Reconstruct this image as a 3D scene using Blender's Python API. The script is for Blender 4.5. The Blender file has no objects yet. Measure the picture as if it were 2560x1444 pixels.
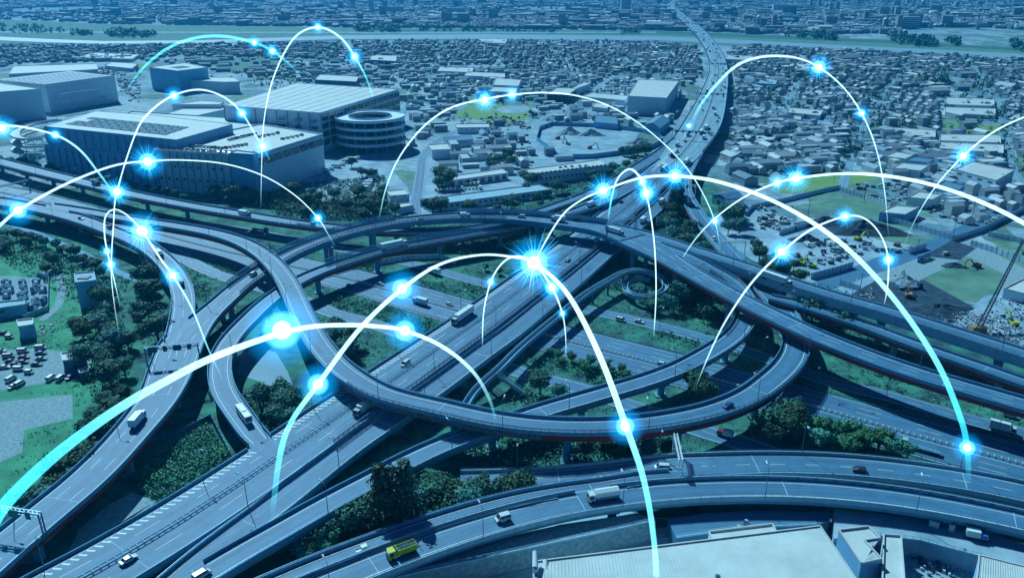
import bpy, math, random
import numpy as np
from mathutils import Vector, Matrix
random.seed(7); rng=np.random.default_rng(7)
C=bpy.context.scene.collection
R=math.radians
# ------------------------------------------------------------ camera, sky, sun
CAM_H=148.0; FPX=1991.0; PITCH=R(21.8)
cam=bpy.data.cameras.new('camera'); cam.sensor_width=36; cam.lens=FPX*36/2560
cam.clip_start=1; cam.clip_end=30000
co=bpy.data.objects.new('camera',cam); C.objects.link(co)
co.location=(0,0,CAM_H); co.rotation_euler=(R(90)-PITCH,0,0)
bpy.context.scene.camera=co
SUN_EL=R(43); SD=Vector((0.50*math.cos(SUN_EL)/0.995,-0.86*math.cos(SUN_EL)/0.995,-math.sin(SUN_EL)))
w=bpy.data.worlds.new('World'); bpy.context.scene.world=w; w.use_nodes=True
nt=w.node_tree; bgd=nt.nodes['Background']
sky=nt.nodes.new('ShaderNodeTexSky'); sky.sky_type='NISHITA'; sky.sun_disc=False
sky.sun_elevation=SUN_EL; sky.sun_rotation=math.atan2(-SD.x,-SD.y); sky.air_density=1.6; sky.ozone_density=4; sky.dust_density=.3
tint=nt.nodes.new('ShaderNodeMix'); tint.data_type='RGBA'; tint.blend_type='MULTIPLY'; tint.inputs['Factor'].default_value=1
tint.inputs['B'].default_value=(.045,.25,.68,1); nt.links.new(sky.outputs[0],tint.inputs['A'])
nt.links.new(tint.outputs['Result'],bgd.inputs[0]); bgd.inputs[1].default_value=0.05
sl=bpy.data.lights.new('sun','SUN'); sl.energy=5.0; sl.angle=R(.5); sl.color=(.54,.85,.96)
so=bpy.data.objects.new('sun',sl); C.objects.link(so); so.rotation_euler=SD.to_track_quat('-Z','Y').to_euler()
vs=bpy.context.scene.view_settings
vs.view_transform='Standard'; vs.look='None'; vs.exposure=.20; vs.gamma=1
cc=bpy.context.scene.cycles; cc.max_bounces=5; cc.diffuse_bounces=2; cc.transparent_max_bounces=16; cc.volume_bounces=0
_c,_s=math.cos(PITCH),math.sin(PITCH)
def at(u,v,z=0.0):
    "surveyed point of the photograph (2560 wide) brought onto the level z"
    x=(u-1280)/FPX; y=-(v-722)/FPX
    dy=_c+y*_s; dz=-_s+y*_c; t=(z-CAM_H)/dz
    return Vector((x*t,dy*t,z))
def pix(p):
    x,y,z=p[0],p[1],p[2]-CAM_H
    d=y*_c-z*_s; q=y*_s+z*_c
    return (1280+FPX*x/d, 722-FPX*q/d)
# ------------------------------------------------------------ materials
def mat(name,col,rough=.8,noise=.0,scale=1.0,metal=0,col2=None,bump=0,spec=.3,stretch=None,objcol=False,detail=4):
    m=bpy.data.materials.new(name); m.use_nodes=True; t=m.node_tree; b=t.nodes['Principled BSDF']
    b.inputs['Roughness'].default_value=rough; b.inputs['Metallic'].default_value=metal
    b.inputs['Specular IOR Level'].default_value=spec
    b.inputs['Base Color'].default_value=(*col,1)
    last=None
    if objcol:
        oi=t.nodes.new('ShaderNodeObjectInfo'); last=oi.outputs['Color']
        t.links.new(last,b.inputs['Base Color'])
    if noise or col2:
        g=t.nodes.new('ShaderNodeNewGeometry'); mp=t.nodes.new('ShaderNodeMapping')
        t.links.new(g.outputs['Position'],mp.inputs[0])
        mp.inputs['Scale'].default_value=tuple(scale*k for k in (stretch or (1,1,1)))
        n=t.nodes.new('ShaderNodeTexNoise'); n.inputs['Detail'].default_value=detail; n.inputs['Scale'].default_value=1
        n.inputs['Roughness'].default_value=.65
        t.links.new(mp.outputs[0],n.inputs['Vector'])
        r=t.nodes.new('ShaderNodeMapRange'); r.inputs[1].default_value=.36 if col2 else .3; r.inputs[2].default_value=.64 if col2 else .7
        t.links.new(n.outputs['Fac'],r.inputs[0])
        mx=t.nodes.new('ShaderNodeMix'); mx.data_type='RGBA'
        t.links.new(r.outputs[0],mx.inputs['Factor'])
        if last:
            mx.blend_type='MULTIPLY'; t.links.new(last,mx.inputs['A']); 
            k=1-noise; mx.inputs['B'].default_value=(k,k,k,1)
        else:
            a=col if col2 else tuple(k*(1-noise) for k in col); c2=col2 or tuple(min(1,k*(1+noise)) for k in col)
            mx.inputs['A'].default_value=(*a,1); mx.inputs['B'].default_value=(*c2,1)
        t.links.new(mx.outputs['Result'],b.inputs['Base Color'])
        if bump:
            bp=t.nodes.new('ShaderNodeBump'); bp.inputs['Strength'].default_value=bump; bp.inputs['Distance'].default_value=.3
            t.links.new(n.outputs['Fac'],bp.inputs['Height']); t.links.new(bp.outputs[0],b.inputs['Normal'])
    return m
M={}
M['asphalt']=mat('asphalt',(.045,.165,.285),.65,.14,.22,detail=8,spec=.4)
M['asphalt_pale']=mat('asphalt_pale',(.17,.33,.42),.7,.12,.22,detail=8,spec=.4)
M['asphalt_dark']=mat('asphalt_dark',(.04,.12,.22),.85,.2,.15,detail=8)
M['concrete']=mat('concrete',(.12,.31,.46),.85,.16,.35,detail=8)
M['concrete_light']=mat('concrete_light',(.26,.46,.56),.85,.15,.5,detail=8)
M['concrete_dark']=mat('concrete_dark',(.05,.15,.26),.9,.3,.4,detail=8)
M['red_steel']=mat('red_steel',(.30,.045,.04),.6,.25,.3)
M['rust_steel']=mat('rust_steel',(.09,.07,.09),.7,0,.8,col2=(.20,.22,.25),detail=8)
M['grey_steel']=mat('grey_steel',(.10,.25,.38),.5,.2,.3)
M['paint']=mat('lane_paint',(.60,.72,.72),.7,.2,1.2)
M['paint_cream']=mat('cream_paint',(.62,.64,.48),.7,.2,1.2)
M['steel']=mat('steel',(.10,.20,.30),.4,0,1,.5)
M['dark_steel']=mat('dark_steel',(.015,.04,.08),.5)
M['lamp_white']=mat('lamp_white',(.6,.72,.75),.4)
M['white_wall']=mat('white_wall',(.55,.74,.84),.8,.10,.25,detail=9)
M['blue_wall']=mat('blue_wall',(.17,.44,.68),.8,.12,.25,detail=9)
M['pale_roof']=mat('pale_roof',(.48,.56,.56),.7,.13,.14,detail=12)
M['glass']=mat('glass',(.01,.04,.08),.12,0,1,0,spec=.8)
M['tyre']=mat('tyre',(.01,.02,.03),.8)
M['carpaint']=mat('car_paint',(.5,.5,.5),.3,objcol=True,spec=.6)
M['wallcol']=mat('house_wall',(.5,.5,.5),.85,.25,.8,objcol=True)
M['roofcol']=mat('house_roof',(.5,.5,.5),.7,.3,.9,objcol=True)
M['soil']=mat('soil',(.01,.032,.055),.95,0,.25,col2=(.03,.08,.13),bump=.6,detail=9)
M['gravel']=mat('gravel',(.13,.24,.29),.95,0,.8,col2=(.27,.40,.44),bump=.4,detail=9)
M['lot']=mat('lot',(.13,.27,.37),.9,0,.06,col2=(.32,.46,.53),detail=12)
M['grass']=mat('grass',(.015,.05,.075),.95,0,.09,col2=(.045,.25,.17),bump=.5,detail=12)
M['grass_dry']=mat('grass_dry',(.06,.17,.14),.95,0,.06,col2=(.13,.28,.20),bump=.3,detail=10)
M['lime_grass']=mat('lime_grass',(.12,.27,.10),.95,0,.1,col2=(.17,.33,.12),detail=9)
M['water']=mat('water',(.26,.44,.52),.4,.08,.03,spec=.5)
M['pond']=mat('pond',(.13,.28,.36),.25,.10,.1,spec=.5)
M['leaf']=mat('leaf',(.014,.075,.065),.7,0,.22,col2=(.030,.18,.12),detail=7)
M['leaf2']=mat('leaf_light',(.02,.11,.075),.7,0,.22,col2=(.05,.26,.14),detail=7)
M['leaf_dk']=mat('leaf_dark',(.02,.07,.065),.7,0,.5,col2=(.06,.13,.09),detail=6)
M['bark']=mat('bark',(.04,.06,.07),.9)
M['yellow']=mat('yellow',(.42,.52,.03),.4,.1,1)
M['cargo']=mat('cargo',(.05,.10,.13),.9,.5,2)
M['lawn']=mat('lawn',(.03,.17,.11),.95,0,.07,col2=(.06,.34,.19),bump=.5,detail=12)
M['orange']=mat('orange',(.35,.22,.12),.5)
M['red']=mat('red_machine',(.22,.04,.06),.5)
M['sign_green']=mat('sign_green',(.02,.12,.13),.5)
M['sign_blue']=mat('sign_blue',(.02,.05,.30),.5)
M['panel']=mat('solar_panel',(.05,.16,.20),.25,.2,.05,spec=.7)
M['rubble_white']=mat('rubble_white',(.42,.55,.62),.9,.3,2)
M['rubble_blue']=mat('rubble_blue',(.02,.07,.32),.8,.5,1.5)
def attrmat(name,rough=.8):
    m=bpy.data.materials.new(name); m.use_nodes=True; t=m.node_tree; b=t.nodes['Principled BSDF']
    a=t.nodes.new('ShaderNodeAttribute'); a.attribute_name='col'
    t.links.new(a.outputs['Color'],b.inputs['Base Color']); b.inputs['Roughness'].default_value=rough; b.inputs['Specular IOR Level'].default_value=.3
    return m
M['town']=attrmat('town_mixed')
# fence / noise barrier: slightly see-through panels
def clearmat(name,col,alpha):
    m=mat(name,col,.4); m.node_tree.nodes['Principled BSDF'].inputs['Alpha'].default_value=alpha; return m
M['screen']=clearmat('noise_screen',(.14,.36,.50),.42)
M['mesh_fence']=clearmat('mesh_fence',(.10,.22,.30),.35)
# town ground: parcels of different paving, yards and gardens
def groundmat():
    m=bpy.data.materials.new('town_ground'); m.use_nodes=True; t=m.node_tree; b=t.nodes['Principled BSDF']
    g=t.nodes.new('ShaderNodeNewGeometry'); mp=t.nodes.new('ShaderNodeMapping'); t.links.new(g.outputs['Position'],mp.inputs[0])
    mp.inputs['Rotation'].default_value=(0,0,.3); mp.inputs['Scale'].default_value=(.03,.022,0)
    vo=t.nodes.new('ShaderNodeTexVoronoi'); vo.distance='CHEBYCHEV'; vo.inputs['Scale'].default_value=1; vo.inputs['Randomness'].default_value=.8
    t.links.new(mp.outputs[0],vo.inputs['Vector'])
    cr=t.nodes.new('ShaderNodeValToRGB'); cr.color_ramp.interpolation='CONSTANT'
    sx=t.nodes.new('ShaderNodeSeparateColor'); t.links.new(vo.outputs['Color'],sx.inputs[0]); t.links.new(sx.outputs[0],cr.inputs[0])
    cols=[(0,(.20,.35,.43)),(.3,(.11,.25,.32)),(.5,(.26,.41,.48)),(.65,(.08,.19,.18)),(.75,(.32,.46,.51)),(.88,(.11,.27,.21))]
    e=cr.color_ramp.elements
    e[0].color=(*cols[0][1],1); e[1].position=cols[1][0]; e[1].color=(*cols[1][1],1)
    for p,c in cols[2:]:
        x=e.new(p); x.color=(*c,1)
    n=t.nodes.new('ShaderNodeTexNoise'); n.inputs['Scale'].default_value=.12; n.inputs['Detail'].default_value=9
    t.links.new(g.outputs['Position'],n.inputs['Vector'])
    r=t.nodes.new('ShaderNodeMapRange'); r.inputs[1].default_value=.3; r.inputs[2].default_value=.7; r.inputs[3].default_value=.55; r.inputs[4].default_value=1.2
    t.links.new(n.outputs['Fac'],r.inputs[0])
    mx=t.nodes.new('ShaderNodeMix'); mx.data_type='RGBA'; mx.blend_type='MULTIPLY'; mx.inputs['Factor'].default_value=1
    t.links.new(cr.outputs[0],mx.inputs['A']); t.links.new(r.outputs[0],mx.inputs['B'])
    t.links.new(mx.outputs['Result'],b.inputs['Base Color']); b.inputs['Roughness'].default_value=.95
    return m
M['ground']=groundmat()
for k in ('leaf','leaf2','leaf_dk'):
    t=M[k].node_tree; b=t.nodes['Principled BSDF']; src=b.inputs['Base Color'].links[0].from_socket
    oi=t.nodes.new('ShaderNodeObjectInfo'); hs_=t.nodes.new('ShaderNodeHueSaturation'); m1=t.nodes.new('ShaderNodeMapRange'); m1.inputs[3].default_value=.6; m1.inputs[4].default_value=1.7
    m2=t.nodes.new('ShaderNodeMapRange'); m2.inputs[3].default_value=.44; m2.inputs[4].default_value=.535
    t.links.new(oi.outputs['Random'],m1.inputs[0]); t.links.new(oi.outputs['Random'],m2.inputs[0]); t.links.new(m1.outputs[0],hs_.inputs['Value']); t.links.new(m2.outputs[0],hs_.inputs['Hue'])
    t.links.new(src,hs_.inputs['Color']); t.links.new(hs_.outputs[0],b.inputs['Base Color'])
def wear(k):
    "tyre-darkened streaks and stains running along the lanes"
    t=M[k].node_tree; b=t.nodes['Principled BSDF']; src=b.inputs['Base Color'].links[0].from_socket
    uv=t.nodes.new('ShaderNodeUVMap'); uv.uv_map='lane'; mp=t.nodes.new('ShaderNodeMapping'); mp.inputs['Scale'].default_value=(.55,.012,1); t.links.new(uv.outputs[0],mp.inputs[0])
    n=t.nodes.new('ShaderNodeTexNoise'); n.inputs['Scale'].default_value=1; n.inputs['Detail'].default_value=6; n.inputs['Roughness'].default_value=.75; t.links.new(mp.outputs[0],n.inputs['Vector'])
    r=t.nodes.new('ShaderNodeMapRange'); r.inputs[1].default_value=.32; r.inputs[2].default_value=.68; r.inputs[3].default_value=.62; r.inputs[4].default_value=1.28; t.links.new(n.outputs['Fac'],r.inputs[0])
    mx=t.nodes.new('ShaderNodeMix'); mx.data_type='RGBA'; mx.blend_type='MULTIPLY'; mx.inputs['Factor'].default_value=1
    t.links.new(src,mx.inputs['A']); t.links.new(r.outputs[0],mx.inputs['B']); t.links.new(mx.outputs['Result'],b.inputs['Base Color'])
wear('asphalt'); wear('asphalt_dark'); wear('asphalt_pale')
def lane_uv(o,rows):
    "rows: per quad (left, right, right, left) -> (offset, length)"
    u=o.data.uv_layers.new(name='lane'); u.data.foreach_set('uv',np.array(rows,np.float32).reshape(-1))
# ------------------------------------------------------------ mesh helpers
class MB:
    def __init__(s): s.v=[]; s.f=[]; s.m=[]
    def add(s,vs,fs,mi=0):
        n=len(s.v); s.v.extend(vs); s.f.extend([tuple(i+n for i in f) for f in fs]); s.m.extend([mi]*len(fs)); return s
    def box(s,x0,x1,y0,y1,z0,z1,mi=0):
        return s.add([(x0,y0,z0),(x1,y0,z0),(x1,y1,z0),(x0,y1,z0),(x0,y0,z1),(x1,y0,z1),(x1,y1,z1),(x0,y1,z1)],
          [(0,3,2,1),(4,5,6,7),(0,1,5,4),(1,2,6,5),(2,3,7,6),(3,0,4,7)],mi)
    def beam(s,a,b,wx,wz,mi=0):
        a=Vector(a);b=Vector(b); d=(b-a); 
        if d.length<1e-6: return s
        d.normalize(); up=Vector((0,0,1)) if abs(d.z)<.95 else Vector((1,0,0))
        sx=d.cross(up).normalized()*wx/2; sz=sx.cross(d).normalized()*wz/2
        vs=[tuple(p+i*sx+j*sz) for p in (a,b) for i,j in ((-1,-1),(1,-1),(1,1),(-1,1))]
        return s.add(vs,[(0,1,2,3),(7,6,5,4),(0,4,5,1),(1,5,6,2),(2,6,7,3),(3,7,4,0)],mi)
    def cyl(s,a,b,r0,r1=None,n=10,mi=0,cap=True):
        r1=r0 if r1 is None else r1; a=Vector(a);b=Vector(b);d=(b-a).normalized()
        up=Vector((0,0,1)) if abs(d.z)<.95 else Vector((1,0,0)); x=d.cross(up).normalized(); y=d.cross(x)
        vs=[]
        for p,r in ((a,r0),(b,r1)):
            for i in range(n):
                t=2*math.pi*i/n; vs.append(tuple(p+x*r*math.cos(t)+y*r*math.sin(t)))
        fs=[(i,(i+1)%n,n+(i+1)%n,n+i) for i in range(n)]
        if cap: fs+= [tuple(range(n))[::-1],tuple(range(n,2*n))]
        return s.add(vs,fs,mi)
    def prism(s,poly,z0,z1,mi=0,mt=None):
        n=len(poly); vs=[(p[0],p[1],z0) for p in poly]+[(p[0],p[1],z1) for p in poly]
        s.add(vs,[(i,(i+1)%n,n+(i+1)%n,n+i) for i in range(n)]+[tuple(range(n))[::-1]],mi)
        k=len(s.v); s.add([(p[0],p[1],z1) for p in poly],[tuple(range(n))],mi if mt is None else mt); return s
def link(name,me,mats,parent=None):
    for m in mats: me.materials.append(M[m] if isinstance(m,str) else m)
    o=bpy.data.objects.new(name,me); C.objects.link(o)
    if parent: o.parent=parent
    return o
def mk(name,mb,mats,parent=None,smooth=False):
    if isinstance(mats,str): mats=[mats]
    me=bpy.data.meshes.new(name); me.from_pydata([tuple(p) for p in mb.v],[],mb.f)
    me.polygons.foreach_set('material_index',mb.m)
    if smooth: me.polygons.foreach_set('use_smooth',[True]*len(mb.f))
    me.update(); return link(name,me,mats,parent)
def tag(o,label=None,cat=None,group=None,kind=None):
    if label: o['label']=label
    if cat: o['category']=cat
    if group: o['group']=group
    if kind: o['kind']=kind
    return o
def empty(name,loc=(0,0,0),rz=0):
    o=bpy.data.objects.new(name,None); C.objects.link(o); o.location=loc; o.rotation_euler=(0,0,rz); return o
def copy_tree(o,parent=None):
    c=o.copy(); C.objects.link(c); c.parent=parent
    for ch in o.children: copy_tree(ch,c)
    return c
def area(poly):
    return 0.5*sum(a[0]*b[1]-b[0]*a[1] for a,b in zip(poly,poly[1:]+poly[:1]))
def ccw(poly): return poly if area(poly)>0 else poly[::-1]
def inpoly(x,y,poly):
    r=False; n=len(poly); j=n-1
    for i in range(n):
        xi,yi=poly[i][0],poly[i][1]; xj,yj=poly[j][0],poly[j][1]
        if (yi>y)!=(yj>y) and x<(xj-xi)*(y-yi)/(yj-yi)+xi: r=not r
        j=i
    return r
_lay=[0.02]
def patch(name,pts,m,kind='structure',z=None):
    "a flat ground sheet; each one lies above the sheet before it"
    if z is None: _lay[0]+=.004; z=_lay[0]
    P=[at(u,v,z) for u,v in pts]; mb=MB(); mb.add([tuple(p) for p in P],[tuple(range(len(P)))])
    o=mk(name,mb,m); o['kind']=kind; return o
# ------------------------------------------------------------ curves
def spline(pts,step=5.0):
    "Catmull-Rom through (x,y,z,w), resampled evenly"
    P=[np.array(p,float) for p in pts]; P=[2*P[0]-P[1]]+P+[2*P[-1]-P[-2]]
    out=[]
    for i in range(1,len(P)-2):
        a,b,c,d=P[i-1:i+3]; L=np.linalg.norm((c-b)[:2]); n=max(2,int(L/2.0))
        # centripetal
        def tj(ti,p,q): return ti+max(1e-3,np.linalg.norm((q-p)[:2]))**.5
        t0=0;t1=tj(t0,a,b);t2=tj(t1,b,c);t3=tj(t2,c,d)
        for k in range(n):
            t=t1+(t2-t1)*k/n
            A1=(t1-t)/(t1-t0)*a+(t-t0)/(t1-t0)*b; A2=(t2-t)/(t2-t1)*b+(t-t1)/(t2-t1)*c; A3=(t3-t)/(t3-t2)*c+(t-t2)/(t3-t2)*d
            B1=(t2-t)/(t2-t0)*A1+(t-t0)/(t2-t0)*A2; B2=(t3-t)/(t3-t1)*A2+(t-t1)/(t3-t1)*A3
            out.append((t2-t)/(t2-t1)*B1+(t-t1)/(t2-t1)*B2)
    out.append(P[-2]); out=np.array(out)
    for _ in range(6):
        out[1:-1]=.25*out[:-2]+.5*out[1:-1]+.25*out[2:]
    s=np.concatenate([[0],np.cumsum(np.linalg.norm(np.diff(out[:,:2],axis=0),axis=1))])
    n=max(2,int(s[-1]/step)); q=np.linspace(0,s[-1],n+1)
    return np.stack([np.interp(q,s,out[:,k]) for k in range(4)],1)
class Path:
    def __init__(s,px,z=None,w=None,step=5.0):
        pts=[]
        for p in px:
            zz=p[2] if len(p)>2 else z; ww=p[3] if len(p)>3 else w
            q=at(p[0],p[1],zz); pts.append((q.x,q.y,zz,ww))
        s.p=spline(pts,step); s.step=np.linalg.norm(s.p[1,:2]-s.p[0,:2])
        t=np.gradient(s.p[:,:2],axis=0); t/=np.linalg.norm(t,axis=1)[:,None]+1e-9; s.t=t; s.n=np.stack([t[:,1],-t[:,0]],1)  # n: to the right
        d=np.linalg.norm(np.diff(s.p[:,:2],axis=0),axis=1); s.s=np.concatenate([[0],np.cumsum(d)]); s.L=s.s[-1]
    def pt(s,q,off=0,dz=0):
        x=[np.interp(q,s.s,s.p[:,k]) for k in range(3)]; n=[np.interp(q,s.s,s.n[:,k]) for k in range(2)]
        return Vector((x[0]+n[0]*off,x[1]+n[1]*off,x[2]+dz))
    def w(s,q): return float(np.interp(q,s.s,s.p[:,3]))
    def head(s,q):
        t=[np.interp(q,s.s,s.t[:,k]) for k in range(2)]; return math.atan2(t[1],t[0])
    def near(s,x,y):
        d=(s.p[:,0]-x)**2+(s.p[:,1]-y)**2; i=int(d.argmin()); return math.sqrt(d[i]),i
ROADS={}
def covered(me,x,y,z,margin):
    for k,r in ROADS.items():
        if r is me: continue
        d,i=r.near(x,y)
        if i==0 or i==len(r.p)-1:
            if d>r.p[i,3]/2: continue
        if abs(r.p[i,2]-z)<1.6 and d<r.p[i,3]/2-margin: return True
    return False
def sweep(mb,pa,prof,mi=0,q0=0,q1=None,off=None,mask=None,closed=True):
    "profile [(offset,dz)] carried along the path; off(w)->base offset"
    q1=pa.L if q1 is None else q1
    qs=[q for q in pa.s if q0<=q<=q1]
    if len(qs)<2: qs=[q0,q1]
    rows=[]; n=len(prof)
    for q in qs:
        b=off(pa.w(q)) if off else 0
        rows.append([tuple(pa.pt(q,b+o,dz)) for o,dz in prof])
    def cap(r,fl):
        mb.add(r,[tuple(range(n)) if fl else tuple(range(n))[::-1]],mi)
    prev=False
    for i in range(len(rows)-1):
        ok=(mask is None) or mask(0.5*(qs[i]+qs[i+1]))
        if ok:
            vs=rows[i]+rows[i+1]; k=n if closed else n-1
            mb.add(vs,[(j,(j+1)%n,n+(j+1)%n,n+j) for j in range(k)],mi)
            if closed and not prev and n>2: cap(rows[i],True)
            if closed and n>2 and i==len(rows)-2: cap(rows[i+1],False)
        elif prev and closed and n>2: cap(rows[i],False)
        prev=ok
    return mb
def dashes(mb,pa,off,w,dash,gap,q0=0,q1=None,mi=0,dz=.02,mask=None):
    q1=pa.L if q1 is None else q1; q=q0
    while q+dash<q1:
        if mask is None or mask(q+dash/2):
            o=off(pa.w(q)) if callable(off) else off
            k=max(1,int(dash/4)); 
            for i in range(k):
                a,b=q+dash*i/k,q+dash*(i+1)/k
                mb.add([tuple(pa.pt(a,o-w/2,dz)),tuple(pa.pt(a,o+w/2,dz)),tuple(pa.pt(b,o+w/2,dz)),tuple(pa.pt(b,o-w/2,dz))],[(0,1,2,3)],mi)
        q+=dash+gap
# name: path, options
def lev(key,u,v,z):
    "deck levels"
    if key=='E':
        return float(np.interp(z,[8,10,13,14,15,16.5,18,20,21.5,22],[7.8,8,8.8,9.1,9.6,11,12.6,14.4,15.2,15.45]))
    if key=='C' and u>1600 and z<=16.6: return float(np.interp(z,[12,14,15,16.6],[9,9,10.4,12.8]))
    return z if z<=9 else 9+(z-9)*.5
def rd(key,px,z,w,step=5.0):
    px=[(a[0],a[1],lev(key,a[0],a[1],a[2]),a[3]*(1.04 if a[2]>12 else 1)) for a in px]
    ROADS[key]=Path(px,z,w,step); return ROADS[key]
rd('R8',[(-60,1430,9,13),(56,1330,9,13),(137,1264,9,13),(205,1208,9,13),(262,1154,9,13),(322,1088,9,13),(376,1024,9,14),(410,970,9,15),(436,905,9,17),(462,845,9.3,17),(510,795,10.5,12),(560,750,11.5,10.5),(600,715,12,10.5),(650,680,12.5,10),(700,648,13.5,10),(760,619,15,10),(830,593,17,10),(900,573,18.5,10),(1000,554,20,10),(1100,544,21,10.5),(1200,541,22,11),(1300,545,22,12),(1400,556,22,13),(1495,569,22,15),(1560,588,22,18),(1610,610,22,20),(1660,640,22,14),(1720,677,22,11),(1800,722,21.5,10),(1880,764,21,10),(1960,803,20.5,10),(2041,841,20,10),(2120,873,19.5,10),(2200,903,19,10),(2285,932,18.5,10),(2420,972,18,10),(2560,1012,17,10),(2750,1065,16,10)],9,10)
rd('A',[(440,890,9.02,12),(452,820,9.02,10),(459,760,9,9.5),(452,715,9,9.5),(428,672,9,9.5),(395,638,9,9.5),(350,608,9,9.5),(299,587,9,9.5),(245,565,9,10),(187,545,9,11),(110,525,9,12),(0,505,9,13),(-120,488,9,13)],9,9.5)
rd('C',[(120,515,9.06,9),(200,527,9.5,9),(280,541,10.5,9),(352,553,12,9),(422,563,13.5,8.7),(527,582,16,8.7),(598,603,18,8.7),(659,638,19.5,8.7),(703,683,20,8.7),(730,730,20,8.7),(750,776,20,8.7),(775,825,20,8.7),(807,875,19.5,8.7),(850,920,19,8.7),(900,955,19,8.7),(954,983,18.5,8.7),(1030,1004,18,8.7),(1100,1020,18,8.7),(1220,1047,17.5,8.7),(1341,1063,17.5,8.7),(1482,1067,17,8.7),(1600,1060,16.5,8.7),(1690,1047,16,8.7),(1765,1031,15.5,8.8),(1830,1010,15,9),(1885,984,15,9.5),(1930,950,14.5,10),(1965,918,14,10),(1986,885,14,10),(1990,850,14,9.5),(1976,805,14,9),(1945,762,13.5,9),(1909,720,13,9),(1853,664,13,9.2),(1800,607,12.5,9.2),(1765,566,12,9),(1733,520,12,8.8),(1713,482,12,8.8),(1712,450,12,8.8),(1722,420,12,8.8),(1742,385,12,8.8),(1765,345,12,8.8)],9,9)
rd('D',[(690,1135,7.05,6),(643,1097,7.3,7.5),(598,1037,8,8),(563,986,8.5,8),(550,942,9,8),(554,890,9.5,8),(577,847,10,8),(620,800,10.5,8),(668,755,11,8),(710,724,11.3,8),(756,698,11.7,8),(809,675,12,8),(884,650,12,8),(959,628,12,8),(1034,612,12,8),(1109,599,12,8),(1207,582,12,8),(1300,565,12,8),(1370,549,12,8),(1441,529,11.5,9),(1490,510,11,10),(1545,482,10.5,11),(1600,450,10,11),(1650,410,10,11)],12,8)
rd('E',[(1640,612,21.9,7),(1690,630,21.5,7.5),(1740,653,20,8),(1783,677,18,8),(1825,702,16.5,8),(1855,733,15,8),(1867,765,14,8),(1862,803,13.5,8.3),(1831,843,13,8.3),(1765,886,12.5,8.3),(1695,922,12,8.3),(1620,950,11.5,8.3),(1543,973,11,8.3),(1450,1000,10.5,8.3),(1361,1026,10,8.3),(1280,1053,9.5,8.3),(1200,1080,9,8.3),(1110,1112,9,8.3),(1023,1152,8.7,8.5),(940,1196,8.5,8.5),(867,1234,8.2,8.5),(790,1276,8,8.5),(703,1326,8,8.5),(620,1372,8,8.5),(540,1420,8,8.5),(440,1480,8,8.5)],12,8)
rd('F',[(1520,567,22.05,10),(1560,575,22.05,9),(1619,589,22.03,8.5),(1694,613,22,8.2),(1795,645,22,8.2),(1870,670,22,8.2),(1950,698,22,8.2),(2074,738,22,8.2),(2200,773,22,8.2),(2293,801,22,8.2),(2400,835,22,8.2),(2560,886,22,8.2),(2750,950,22,8.2)],22,8.5)
rd('J',[(1925,745,13.4,5),(1970,755,13,7),(2020,768,12.5,7.5),(2070,785,12,7.5),(2130,804,11.5,7.5),(2200,830,11,7.5),(2330,878,10.5,7.5),(2447,918,10,7.5),(2560,958,10,7.5),(2750,1020,10,7.5)],12,7.5)
rd('H',[(-80,385,9,12),(0,405,9,12),(105,432,9,12),(246,466,9,11),(316,484,9,10.5),(457,512,9,10),(598,536,9,10),(738,558,9,9.5),(844,570,9,9),(950,577,9,8.5),(1060,579,8.5,8),(1160,575,8,8),(1260,558,8,8),(1320,540,8,8),(1375,521,8.5,8),(1412,508,9,8),(1469,486,9.5,8),(1525,459,10,9),(1590,422,10,10),(1650,384,10,10),(1700,345,10,9)],9,9)
rd('R5',[(-40,1600,7,22),(90,1510,7,22),(218,1440,7,22),(316,1384,7,22),(457,1299,7,22),(598,1208,7,22),(738,1113,7,22),(844,1039,7,22),(982,947,7,22),(1090,873,7,22),(1196,800,7,22),(1335,697,7,22),(1410,640,7,22),(1482,585,7,22),(1542,536,7.5,21),(1590,495,8.5,21),(1640,450,9.5,22),(1680,410,10,26),(1720,365,10,32),(1752,316,10,36),(1780,246,10,32),(1796,176,10,26),(1788,141,10,27),(1768,105,10,28),(1738,70,10,30),(1700,38,10,30),(1678,18,10,32),(1685,4,10,32),(1725,-10,10,34)],7,22)
rd('R6',[(400,1485,6.5,7),(492,1405,6.5,7),(586,1340,6.5,9),(686,1267,6.5,9.5),(790,1184,6.5,9.5),(879,1115,6.5,9.5),(1000,1033,6.5,9.5),(1120,948,6.5,9.5),(1200,888,6.5,9.5),(1281,830,6.5,9.5),(1370,757,6.5,9.5),(1439,700,6.5,9.5),(1508,640,6.5,9),(1550,603,6.5,9),(1592,565,7,9),(1637,525,7.5,9),(1670,492,8.5,8),(1695,462,9,7)],6.5,9.5)
rd('R2',[(1150,1203,3,8.5),(1265,1200,3.2,8.5),(1369,1194,3.8,8.5),(1508,1181,5,8.5),(1600,1172,6,9.5),(1680,1168,7,11.5),(1770,1165,8,11.5),(1906,1160,8.5,11),(2082,1164,8.5,11),(2258,1180,8.5,11),(2434,1207,8.5,11),(2560,1233,8.5,11),(2750,1280,8.5,11)],8,11)
rd('R3',[(1720,1187,8.42,4),(1612,1198,8.4,6),(1508,1217,8.4,6.5),(1400,1231,8.4,6.5),(1265,1257,8.5,6.5),(1127,1296,8.5,6.5),(988,1342,8.5,6.5),(902,1374,8.5,6.5),(820,1405,8.5,6.5),(700,1455,8.5,6.5),(600,1500,8.5,6.5)],8.5,6.5)
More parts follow.
